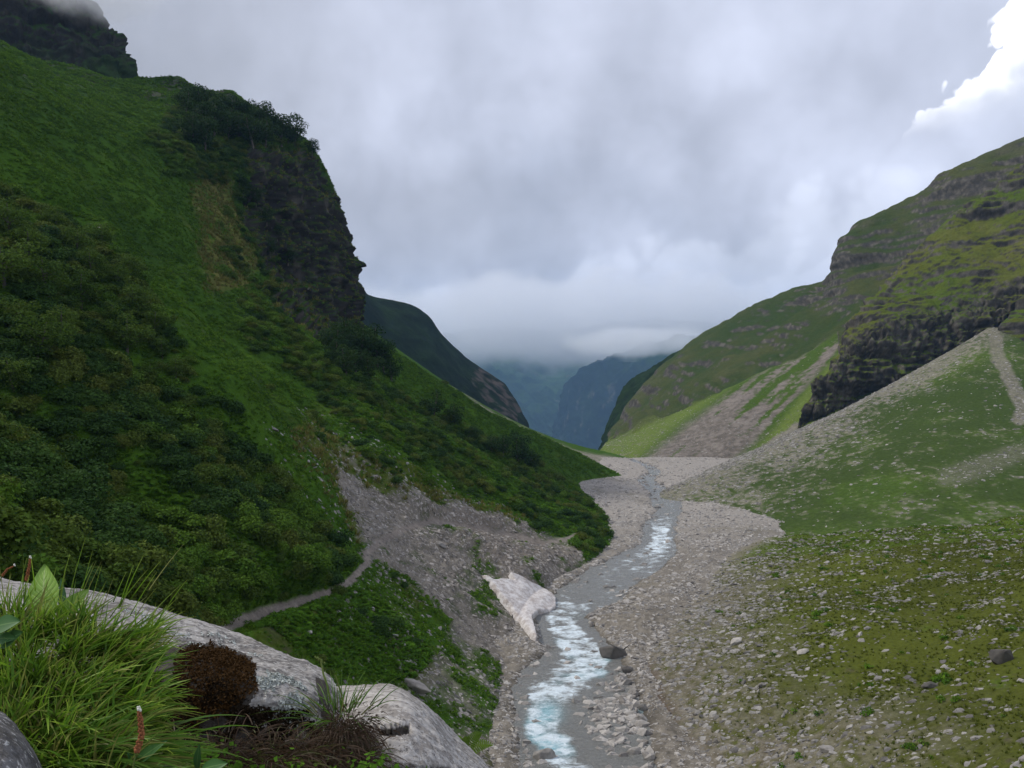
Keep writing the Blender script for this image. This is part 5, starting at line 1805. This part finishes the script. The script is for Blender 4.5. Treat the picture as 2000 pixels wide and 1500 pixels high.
def blade_mat(name, root, mid, tip, dry):
    m, N, out = new_mat(name)
    at_ = N.add('ShaderNodeAttribute', attribute_name='tint')
    s_ = N.add('ShaderNodeSeparateColor')
    N.put(s_.inputs[0], at_.outputs['Color'])
    col = N.mix(N.step(s_.outputs[1], 0.0, 0.35), root, mid)
    col = N.mix(N.step(s_.outputs[1], 0.5, 1.0), col, tip)
    col = N.mix(N.m('MULTIPLY', N.step(s_.outputs[0], 0.72, 0.9), 0.75), col, dry)
    k = N.lin(s_.outputs[0], 0, 1, 1.25, 0.75)
    kk = N.add('ShaderNodeCombineXYZ')
    for q in kk.inputs:
        N.put(q, k)
    col = N.mix(1.0, col, kk.outputs[0], 'MULTIPLY')
    d = N.add('ShaderNodeBsdfPrincipled')
    N.put(d.inputs['Base Color'], col)
    d.inputs['Roughness'].default_value = 0.5
    d.inputs['Specular IOR Level'].default_value = 0.25
    t = N.add('ShaderNodeBsdfTranslucent')
    N.put(t.inputs[0], col)
    mx = N.add('ShaderNodeMixShader')
    mx.inputs[0].default_value = 0.4
    N.t.links.new(d.outputs[0], mx.inputs[1])
    N.t.links.new(t.outputs[0], mx.inputs[2])
    N.t.links.new(mx.outputs[0], out.inputs[0])
    return m


M_BLADE = blade_mat('grass_blades', (0.05, 0.09, 0.012), (0.15, 0.28, 0.02), (0.32, 0.42, 0.06), (0.38, 0.36, 0.11))
M_BLADE2 = blade_mat('deep_grass_blades', (0.045, 0.075, 0.012), (0.09, 0.19, 0.024), (0.17, 0.28, 0.04), (0.25, 0.24, 0.07))
M_STRAW = blade_mat('straw', (0.05, 0.035, 0.022), (0.10, 0.065, 0.038), (0.17, 0.13, 0.06), (0.13, 0.15, 0.04))
M_TWIG = blade_mat('twigs', (0.045, 0.028, 0.018), (0.075, 0.046, 0.028), (0.11, 0.07, 0.042), (0.06, 0.06, 0.02))


def clump(name, centre, n, spread, lo, hi, bias, mat, seed, width=0.0066, droop=0.5, stand=0.7, kind='stuff'):
    rng = np.random.default_rng(seed)
    off = rng.normal(size=(n, 3)) * np.array(spread)
    roots = np.asarray(centre) + off
    d = off / (np.array(spread) * 1.3) * np.array((0.75, 0.6, 0.3)) + np.array(bias) + np.array((0, 0, stand)) + rng.normal(size=(n, 3)) * 0.16
    d /= np.linalg.norm(d, axis=1, keepdims=True)
    me = blades(name, roots, d, rng.uniform(lo, hi, n), width * rng.uniform(0.6, 1.3, n), mat, rng, droop)
    return link(bpy.data.objects.new(name, me), kind=kind)


# many small tufts over a mound, each with its own lean
rng = np.random.default_rng(77)
R_, D_, L_, W_ = [], [], [], []
for k in range(330):
    u_, w_ = rng.random(), rng.random()
    px_ = -120 + 420 * u_ ** 0.9 + rng.normal(0, 18)
    py_ = 1195 + 310 * w_ + 0.16 * px_
    if px_ > 300 - 0.0004 * (py_ - 1350) ** 2:
        continue
    Yk = 2.18 - 0.42 * w_ - 0.10 * math.sin(math.pi * u_) + rng.normal(0, 0.03)
    c0_ = at(px_, py_, Yk)
    nb = int(rng.integers(9, 24))
    lean = np.array((0.15 + 0.55 * max(0, px_) / 300 + rng.normal(0, 0.28), -0.25 + rng.normal(0, 0.25), 0.75 - 0.55 * w_ * max(0, px_) / 300 + rng.normal(0, 0.12)))
    for q_ in range(nb):
        R_.append(c0_ + rng.normal(size=3) * np.array((0.013, 0.013, 0.008)))
        d_ = lean + rng.normal(size=3) * 0.24
        D_.append(d_ / np.linalg.norm(d_))
        L_.append(rng.uniform(0.07, 0.19))
        W_.append(0.0062 * rng.uniform(0.55, 1.25))
R_, D_, L_, W_ = map(np.array, (R_, D_, L_, W_))
half = rng.random(len(R_)) < 0.6
for sel, mt in ((half, M_BLADE), (~half, M_BLADE2)):
    link(bpy.data.objects.new('grass', blades('grass', R_[sel], D_[sel], L_[sel], W_[sel], mt, rng, 0.22)), kind='stuff')
clump('grass', at(150, 1480, 1.72), 420, (0.10, 0.05, 0.02), 0.10, 0.22, (0.75, -0.15, -0.1), M_BLADE2, 4, 0.0055, 0.3, 0.45)
clump('grass', at(110, 1200, 2.3), 60, (0.20, 0.06, 0.03), 0.10, 0.20, (0.25, 0, 0.6), M_BLADE, 6, 0.003, 0.1, 1.1)

ht = link(bpy.data.objects.new('tussock', None), 'dry brown tussock with thin green blades between the two big boulders', 'tussock')
ht.location = at(655, 1440, 2.3)


def under(name, me, parent):
    o_ = bpy.data.objects.new(name, me)
    COL.objects.link(o_)
    o_.parent = parent
    o_.matrix_parent_inverse = parent.matrix_world.inverted() if False else __import__('mathutils').Matrix.Translation(-parent.location)
    return o_


rng = np.random.default_rng(31)


def tuft_part(name, centre, n, spread, lo, hi, bias, mat, width, droop, stand):
    off = rng.normal(size=(n, 3)) * np.array(spread)
    d = off / (np.array(spread) * 1.2) * np.array((0.8, 0.7, 0.6)) + np.array(bias) + np.array((0, 0, stand)) + rng.normal(size=(n, 3)) * 0.2
    d /= np.linalg.norm(d, axis=1, keepdims=True)
    me = blades(name, np.asarray(centre) + off, d, rng.uniform(lo, hi, n), width * rng.uniform(0.6, 1.3, n), mat, rng, droop)
    return under(name, me, ht)


tuft_part('brown_stems', at(668, 1440, 2.3), 2400, (0.042, 0.05, 0.028), 0.02, 0.05, (0, -0.2, 0), M_TWIG, 0.003, 1.3, 0.0)
tuft_part('brown_stems', at(665, 1495, 2.25), 1100, (0.06, 0.05, 0.02), 0.03, 0.09, (0.1, -0.3, 0), M_STRAW, 0.004, 0.8, 0.25)
tuft_part('green_blades', at(665, 1392, 2.35), 90, (0.05, 0.03, 0.01), 0.08, 0.19, (0.0, -0.1, 0.2), M_BLADE2, 0.003, 0.35, 0.8)
# dark soil, twigs and moss under the big boulder
for k, (x, y, Y) in enumerate(((430, 1490, 2.05), (520, 1490, 2.1), (580, 1480, 2.15), (360, 1500, 2.0))):
    clump('ground_litter', at(x, y, Y), 420, (0.08, 0.06, 0.02), 0.03, 0.12, (0, -0.3, -0.1), (M_TWIG, M_STRAW)[k % 2], 40 + k, 0.003, 0.5, 0.3)
for k, (x, y, Y) in enumerate(((380, 1480, 1.95), (460, 1500, 2.0), (560, 1500, 2.1), (720, 1500, 2.1))):
    pts = at(x, y, Y) + np.random.default_rng(k).normal(size=(90, 3)) * np.array((0.05, 0.04, 0.015))
    rr = np.random.default_rng(k)
    nn = rr.normal(size=(90, 3)) * 0.5 + np.array((0, -0.5, 0.8))
    nn /= np.linalg.norm(nn, axis=1, keepdims=True)
    v, f = leaf_cards(pts, nn, rr.uniform(0.006, 0.014, 90), 0.6, rr, 0.2)
    me = quick_mesh('creeping_leaves', v, f, False)
    tone = np.repeat(rr.random(90), 4)
    set_colour(me, np.stack([tone] * 3, 1))
    me.materials.append(M_FERN)
    link(bpy.data.objects.new('creeping_leaves', me), kind='stuff')


M_LEAF, N, out = new_mat('broad_leaf')
co = N.add('ShaderNodeTexCoord').outputs['UV']
a_ = N.add('ShaderNodeAttribute', attribute_name='tint')
s_ = N.add('ShaderNodeSeparateColor')
N.put(s_.inputs[0], a_.outputs['Color'])
vein = N.m('PINGPONG', N.m('ADD', N.m('MULTIPLY', s_.outputs[1], 9.0), N.m('MULTIPLY', s_.outputs[0], -2.2)), 0.5)
mid = N.step(s_.outputs[0], 0.10, 0.03)
colr = N.mix(N.step(vein, 0.12, 0.0), (0.20, 0.34, 0.05), (0.33, 0.47, 0.12))
colr = N.mix(mid, colr, (0.30, 0.40, 0.13))
b_ = bsdf(N, out, colr, 0.5, 0.3, vein, 0.5, 0.004)
b_.inputs['Transmission Weight'].default_value = 0.0
M_DKLEAF, N, out = new_mat('round_leaf')
a_ = N.add('ShaderNodeAttribute', attribute_name='tint')
s_ = N.add('ShaderNodeSeparateColor')
N.put(s_.inputs[0], a_.outputs['Color'])
bsdf(N, out, N.mix(N.step(s_.outputs[0], 0.1, 0.02), (0.045, 0.12, 0.03), (0.11, 0.20, 0.06)), 0.5, 0.3)


def leaf_blade(base, tip, width, face, mat, name='leaf', curl=0.12, shape=0.75):
    """A broad leaf from base to tip, nu x nv grid, cupped along its midrib."""
    base, tip, face = (np.asarray(v, float) for v in (base, tip, face))
    ax = tip - base
    L = np.linalg.norm(ax)
    side = np.cross(ax / L, face)
    side /= np.linalg.norm(side)
    nrm = np.cross(side, ax / L)
    V, T = [], []
    nt, ns = 14, 9
    for i in range(nt):
        t = i / (nt - 1)
        w = width * math.sin(math.pi * (0.04 + 0.96 * t) ** shape) ** 0.8 + 0.001
        for j in range(ns):
            s = j / (ns - 1) * 2 - 1
            p = base + ax * t + side * (s * w * (1 + 0.06 * math.sin(9 * t + 3 * s))) + nrm * (curl * width * (s * s) + curl * L * (t - t * t) * 1.2 - 0.15 * L * t * t * 0.5)
            V.append(p)
            T.append((abs(s), t, 0))
    idx = np.arange(nt * ns).reshape(nt, ns)
    q = np.stack([idx[:-1, :-1], idx[:-1, 1:], idx[1:, 1:], idx[1:, :-1]], -1).reshape(-1, 4)
    me = quick_mesh(name, np.array(V), q)
    set_colour(me, np.array(T))
    me.materials.append(mat)
    return me


def plant(name, loc, label, cat):
    o_ = bpy.data.objects.new(name, None)
    o_.location = loc
    return link(o_, label, cat)


pl = plant('broad_leaved_plant', at(95, 1200, 2.4), 'upright pale green dock leaf standing out of the grass clump', 'plant')
under('leaf', leaf_blade(at(88, 1215, 2.2), at(84, 1100, 2.28), 0.046, (0.1, -1, 0.25), M_LEAF), pl)
under('leaf', leaf_blade(at(118, 1205, 2.2), at(172, 1150, 2.22), 0.024, (0.2, -1, 0.5), M_LEAF), pl)
under('leaf', leaf_blade(at(120, 1200, 2.42), at(121, 1130, 2.45), 0.012, (0.9, -0.6, 0.2), M_DKLEAF), pl)
pl = plant('round_leaved_plant', at(20, 1250, 1.95), 'low plant with round dark leaves at the side of the grass clump', 'plant')
for (x0, y0, x1, y1, w) in ((-20, 1228, 36, 1212, 0.022), (2, 1262, 40, 1234, 0.019), (-10, 1248, 28, 1246, 0.014), (5, 1372, 22, 1352, 0.012), (30, 1352, 44, 1338, 0.009)):
    under('leaf', leaf_blade(at(x0, y0, 1.85), at(x1, y1, 1.82), w, (0.1, -0.8, 0.7), M_DKLEAF, shape=1.0), pl)
pl = plant('lance_leaved_plant', at(300, 1490, 1.7), 'dark narrow leaved plant beside the flower spike at the bottom', 'plant')
for (x0, y0, x1, y1, w) in ((262, 1492, 322, 1446, 0.012), (385, 1500, 388, 1456, 0.008), (395, 1502, 442, 1490, 0.014), (270, 1500, 250, 1470, 0.008)):
    under('leaf', leaf_blade(at(x0, y0, 1.68), at(x1, y1, 1.66), w, (0.1, -0.8, 0.7), M_DKLEAF), pl)

M_SPIKE, N, out = new_mat('flower_spike')
bsdf(N, out, N.mix(N.noise(N.add('ShaderNodeTexCoord').outputs['Object'], 90.0), (0.22, 0.07, 0.03), (0.36, 0.15, 0.06)), 0.7)
M_WHITE, N, out = new_mat('white_floret')
bsdf(N, out, (0.75, 0.72, 0.62), 0.7)
M_STALK, N, out = new_mat('stalk')
bsdf(N, out, (0.13, 0.17, 0.04), 0.7)


def bead_spike(path, r, mat, n_beads, seed, rr=0.35):
    """A knobbly spike: small faceted beads packed spirally round a bending axis."""
    import bmesh
    rg_ = np.random.default_rng(seed)
    path = np.asarray(path, float)
    bm = bmesh.new()
    from mathutils import Matrix
    for k in range(n_beads):
        t = (k + 0.5) / n_beads
        x = t * (len(path) - 1)
        i = min(int(x), len(path) - 2)
        c_ = path[i] + (path[i + 1] - path[i]) * (x - i)
        a = k * 2.4
        rad = r * (1 - 0.45 * t)
        p = c_ + np.array((math.cos(a), math.sin(a), 0.0)) * rad * 0.75
        g = bmesh.ops.create_icosphere(bm, subdivisions=1, radius=rad * (0.6 + 0.25 * rg_.random()), matrix=Matrix.Translation(p) @ Matrix.Diagonal((1, 1, 1.3, 1)))
    me = bpy.data.meshes.new('spike')
    bm.to_mesh(me)
    bm.free()
    me.materials.append(mat)
    return me


def stalk_mesh(path, r):
    path = np.asarray(path, float)
    V, Fc = [], []
    for i, p in enumerate(path):
        for j in range(6):
            a = 6.283 * j / 6
            V.append(p + np.array((math.cos(a) * r, math.sin(a) * r, 0)))
    for i in range(len(path) - 1):
        for j in range(6):
            Fc.append((i * 6 + j, i * 6 + (j + 1) % 6, (i + 1) * 6 + (j + 1) % 6, (i + 1) * 6 + j))
    me = quick_mesh('stalk', np.array(V), np.array(Fc))
    me.materials.append(M_STALK)
    return me


def flower(pts, Y, label, r=0.0065, beads=54, stalk_px=None):
    o_ = plant('flower_spike', at(*pts[0], Y), label, 'flower')
    path = [at(x, y, Y) for x, y in pts]
    under('spike', bead_spike(path, r, M_SPIKE, beads, 3), o_)
    tip = path[-1]
    under('floret', bead_spike([tip, tip + np.array((0, 0, r * 1.6))], r * 0.7, M_WHITE, 6, 4), o_)
    if stalk_px:
        under('stalk', stalk_mesh([at(x, y, Y) for x, y in stalk_px], 0.002), o_)


flower([(266, 1468), (276, 1440), (275, 1410), (271, 1388)], 1.62, 'reddish brown flower spike with a white tip in front of the grass clump', stalk_px=[(255, 1520), (266, 1468), (272, 1450)])
flower([(51, 1135), (56, 1112), (59, 1090)], 2.35, 'thin brown flower spike rising behind the dock leaf', 0.005, 36, [(45, 1200), (51, 1135), (54, 1120)])
flower([(4, 1125), (14, 1112), (28, 1105)], 2.3, 'bent brown flower spike leaning over the boulder top', 0.004, 30, [(-20, 1180), (4, 1125)])

pl = plant('seed_stalk', at(640, 1370, 2.5), 'thin yellow green seed stalk at the end of the big boulder', 'plant')
under('stalk', stalk_mesh([at(646, 1372, 2.5), at(640, 1340, 2.5), at(632, 1318, 2.52), at(626, 1288, 2.54)], 0.0035), pl)
under('seed_head', bead_spike([at(632, 1296, 2.54), at(622, 1286, 2.54), at(614, 1282, 2.55)], 0.006, M_STALK, 12, 8), pl)
under('stalk', stalk_mesh([at(668, 1358, 2.5), at(660, 1335, 2.5), at(654, 1318, 2.5)], 0.0035), pl)
under('stalk', stalk_mesh([at(700, 1366, 2.5), at(712, 1345, 2.5), at(716, 1336, 2.5)], 0.002), pl)

# fern behind the pale boulder
def frond_mesh(base, tip, mat):
    base, tip = np.asarray(base, float), np.asarray(tip, float)
    ax = tip - base
    side = np.cross(ax, (0, -1, 0.5))
    side /= np.linalg.norm(side)
    V, Fc = [], []
    n = 16
    L = np.linalg.norm(ax)
    for k in range(n):
        t = (k + 0.5) / n
        c_ = base + ax * t + np.array((0, 0, 0.15 * L * math.sin(math.pi * t)))
        w = L * 0.28 * math.sin(math.pi * (0.12 + 0.86 * t)) ** 0.9
        for sg in (-1, 1):
            b0 = len(V)
            d = side * sg * w + ax * 0.10
            h = ax / n * 0.42
            V += [c_ - h, c_ + d * 0.55 - h * 0.9, c_ + d, c_ + d * 0.5 + h, c_ + h]
            Fc.append((b0, b0 + 1, b0 + 3, b0 + 4))
            Fc.append((b0 + 1, b0 + 2, b0 + 3, b0 + 3))
    f4 = np.array([f for f in Fc if len(set(f)) == 4])
    me = quick_mesh('frond', np.array(V), f4, False)
    set_colour(me, np.full((len(V), 3), 0.6))
    me.materials.append(mat)
    return me


M_FROND = leaf_mat('frond_leaf', (0.13, 0.22, 0.03), (0.16, 0.25, 0.035), 0.35)
pl = plant('fern_plant', at(905, 1470, 3.4), 'small yellow green fern peeping over the pale boulder', 'fern')
for a_, b_ in (((905, 1480), (940, 1432)), ((905, 1480), (962, 1455)), ((902, 1478), (893, 1438)), ((900, 1480), (915, 1440))):
    under('frond', frond_mesh(at(*a_, 3.4), at(*b_, 3.35), M_FROND), pl)

# ------------------------------------------------------------------ snow patch above the rapids
outline = np.array([(940, 1124), (962, 1136), (990, 1134), (1000, 1138), (993, 1122), (1010, 1127), (1042, 1144), (1072, 1160), (1084, 1172), (1083, 1192), (1072, 1200), (1050, 1200),
                    (1036, 1210), (1042, 1232), (1047, 1253), (1036, 1246), (1022, 1228), (1003, 1204), (985, 1180), (962, 1152)], float)
gx, gy = np.meshgrid(np.linspace(930, 1096, 110), np.linspace(1112, 1262, 110))
lxp, lyp = left.px()
flat_k = np.stack([lxp.ravel(), lyp.ravel()], 1)
selm = (flat_k[:, 0] > 880) & (flat_k[:, 0] < 1130) & (flat_k[:, 1] > 1060) & (flat_k[:, 1] < 1320) & (left.P[..., 1].ravel() < 190)
Ks, Yk_ = flat_k[selm], left.P[..., 1].ravel()[selm]
Yg = np.zeros(gx.size)
for k0 in range(0, gx.size, 500):
    d2 = (gx.ravel()[k0:k0 + 500, None] - Ks[None, :, 0]) ** 2 + (gy.ravel()[k0:k0 + 500, None] - Ks[None, :, 1]) ** 2
    w_ = np.exp(-d2 / (2 * 7.0 ** 2)) + 1e-12
    Yg[k0:k0 + 500] = (w_ * Yk_[None, :]).sum(1) / w_.sum(1)
bxp, byp = bed.px()
selb = ((bxp > 960) & (bxp < 1130) & (byp > 1080) & (byp < 1300)).ravel()
Kb, Yb_ = np.stack([bxp.ravel(), byp.ravel()], 1)[selb], bed.P[..., 1].ravel()[selb]
for k0 in range(0, gx.size, 500):
    d2 = (gx.ravel()[k0:k0 + 500, None] - Kb[None, :, 0]) ** 2 + (gy.ravel()[k0:k0 + 500, None] - Kb[None, :, 1]) ** 2
    w_ = np.exp(-d2 / (2 * 5.0 ** 2))
    s_ = w_.sum(1)
    yb = np.where(s_ > 0.5, (w_ * Yb_[None, :]).sum(1) / np.maximum(s_, 1e-6), 1e9)
    Yg[k0:k0 + 500] = np.minimum(Yg[k0:k0 + 500], yb)
S = at(gx.ravel(), gy.ravel(), Yg - 0.5).reshape(gx.shape + (3,))
ed = line_dist(np.vstack([outline, outline[:1]]), gx, gy) * np.where(inside(outline, gx, gy), 1, -1)
ed = ed + 2.0 * fbm(S * 0.7, 3)
thick = 0.9 * sstep(ed, -2, 3) + 0.5 * sstep(ed, 3, 30)
S = S + np.array((0.45, -0.2, 0.85)) * (thick + 0.05 * fbm(S * 1.2, 3) + 0.02 * fbm(S * 4, 2))[..., None] * sstep(ed, -2, 2)[..., None] - np.array((0, -0.2, 1.5)) * sstep(ed, 1, -4)[..., None]
cell = (ed[:-1, :-1] > -4) | (ed[1:, 1:] > -4) | (ed[:-1, 1:] > -4) | (ed[1:, :-1] > -4)
idx = np.arange(gx.size).reshape(gx.shape)
q = np.stack([idx[:-1, :-1], idx[:-1, 1:], idx[1:, 1:], idx[1:, :-1]], -1)[cell].reshape(-1, 4)[:, ::-1]
me = quick_mesh('snow_patch', S.reshape(-1, 3), q)
m, N, out = new_mat('old_snow')
co = N.add('ShaderNodeTexCoord').outputs['Object']
n1, n2 = N.noise(co, 0.9, 6, 0.65), N.noise(co, 5.0, 4, 0.7)
colr = N.mix(N.step(N.m('ADD', N.m('MULTIPLY', n1, 0.6), N.m('MULTIPLY', n2, 0.4)), 0.38, 0.6), (0.36, 0.31, 0.28), (0.66, 0.63, 0.61))
bsdf(N, out, colr, 0.7, 0.3, n2, 0.7, 0.15)
me.materials.append(m)
link(bpy.data.objects.new('snow_patch', me), 'dirty white snow patch on the scree overhanging the stream', 'snow patch')
# ------------------------------------------------------------------ air and low cloud
def volume_box(name, lo, hi, kind):
    x0, y0, z0 = lo
    x1, y1, z1 = hi
    v = [(x0, y0, z0), (x1, y0, z0), (x1, y1, z0), (x0, y1, z0), (x0, y0, z1), (x1, y0, z1), (x1, y1, z1), (x0, y1, z1)]
    f = [(0, 3, 2, 1), (4, 5, 6, 7), (0, 1, 5, 4), (1, 2, 6, 5), (2, 3, 7, 6), (3, 0, 4, 7)]
    me = quick_mesh(name, v, f, False)
    o_ = bpy.data.objects.new(name, me)
    link(o_, kind=kind)
    return o_


hz = volume_box('haze', (-9500, -9500, -1010), (9500, 9500, 520), 'stuff')
m = bpy.data.materials.new('haze_air')
m.use_nodes = True
m.node_tree.nodes.clear()
N = Nodes(m.node_tree)
pv = N.add('ShaderNodeVolumePrincipled')
pv.inputs['Color'].default_value = (0.36, 0.61, 1.0, 1)
pv.inputs['Density'].default_value = 0.000065
o_ = N.add('ShaderNodeOutputMaterial')
N.t.links.new(pv.outputs[0], o_.inputs['Volume'])
hz.data.materials.append(m)


def cloud(name, centre, radii, density, scale, seed, base=None, thr=(0.42, 0.62)):
    """A bank of cloud: a rounded shell filled with noise-shaped vapour that thins out at its rim."""
    import bmesh
    bm = bmesh.new()
    bmesh.ops.create_icosphere(bm, subdivisions=4, radius=1.0)
    me = bpy.data.meshes.new(name)
    bm.to_mesh(me)
    bm.free()
    o_ = bpy.data.objects.new(name, me)
    o_.location = centre
    o_.scale = radii
    link(o_, kind='stuff')
    m_ = bpy.data.materials.new(name + '_vapour')
    m_.use_nodes = True
    m_.node_tree.nodes.clear()
    N = Nodes(m_.node_tree)
    co = N.add('ShaderNodeTexCoord').outputs['Object']
    geo = N.add('ShaderNodeNewGeometry').outputs['Position']
    n = N.noise(N.vm('ADD', geo, (seed * 1000.0, 0, 0)), scale, 4, 0.6)
    ln = N.add('ShaderNodeVectorMath', operation='LENGTH')
    N.put(ln.inputs[0], co)
    rim = N.step(ln.outputs['Value'], 1.0, 0.35)
    d = N.step(N.m('ADD', n, N.m('MULTIPLY', N.m('SUBTRACT', rim, 0.5), 0.45)), thr[0], thr[1])
    if base is not None:
        sp_ = N.add('ShaderNodeSeparateXYZ')
        N.put(sp_.inputs[0], geo)
        d = N.m('MULTIPLY', d, N.step(N.m('ADD', sp_.outputs[2], N.m('MULTIPLY', N.m('SUBTRACT', n, 0.5), base[2])), base[0], base[1]))
    pv = N.add('ShaderNodeVolumePrincipled')
    pv.inputs['Color'].default_value = (0.99, 0.99, 1.0, 1)
    pv.inputs['Anisotropy'].default_value = 0.2
    N.put(pv.inputs['Density'], N.m('MULTIPLY', d, density))
    out = N.add('ShaderNodeOutputMaterial')
    N.t.links.new(pv.outputs[0], out.inputs['Volume'])
    me.materials.append(m_)
    return o_


c0 = at(1120, 630, 5600)
cloud('cloud', c0, (2600, 900, 420), 0.0024, 0.0018, 1, base=(-170, 0, 200), thr=(0.30, 0.55))
cloud('cloud', at(1255, 668, 4300), (560, 420, 120), 0.0042, 0.004, 5, thr=(0.34, 0.66))
c1 = at(190, -45, 350)
cloud('cloud', c1, (46, 30, 30), 0.04, 0.04, 2, thr=(0.42, 0.75))
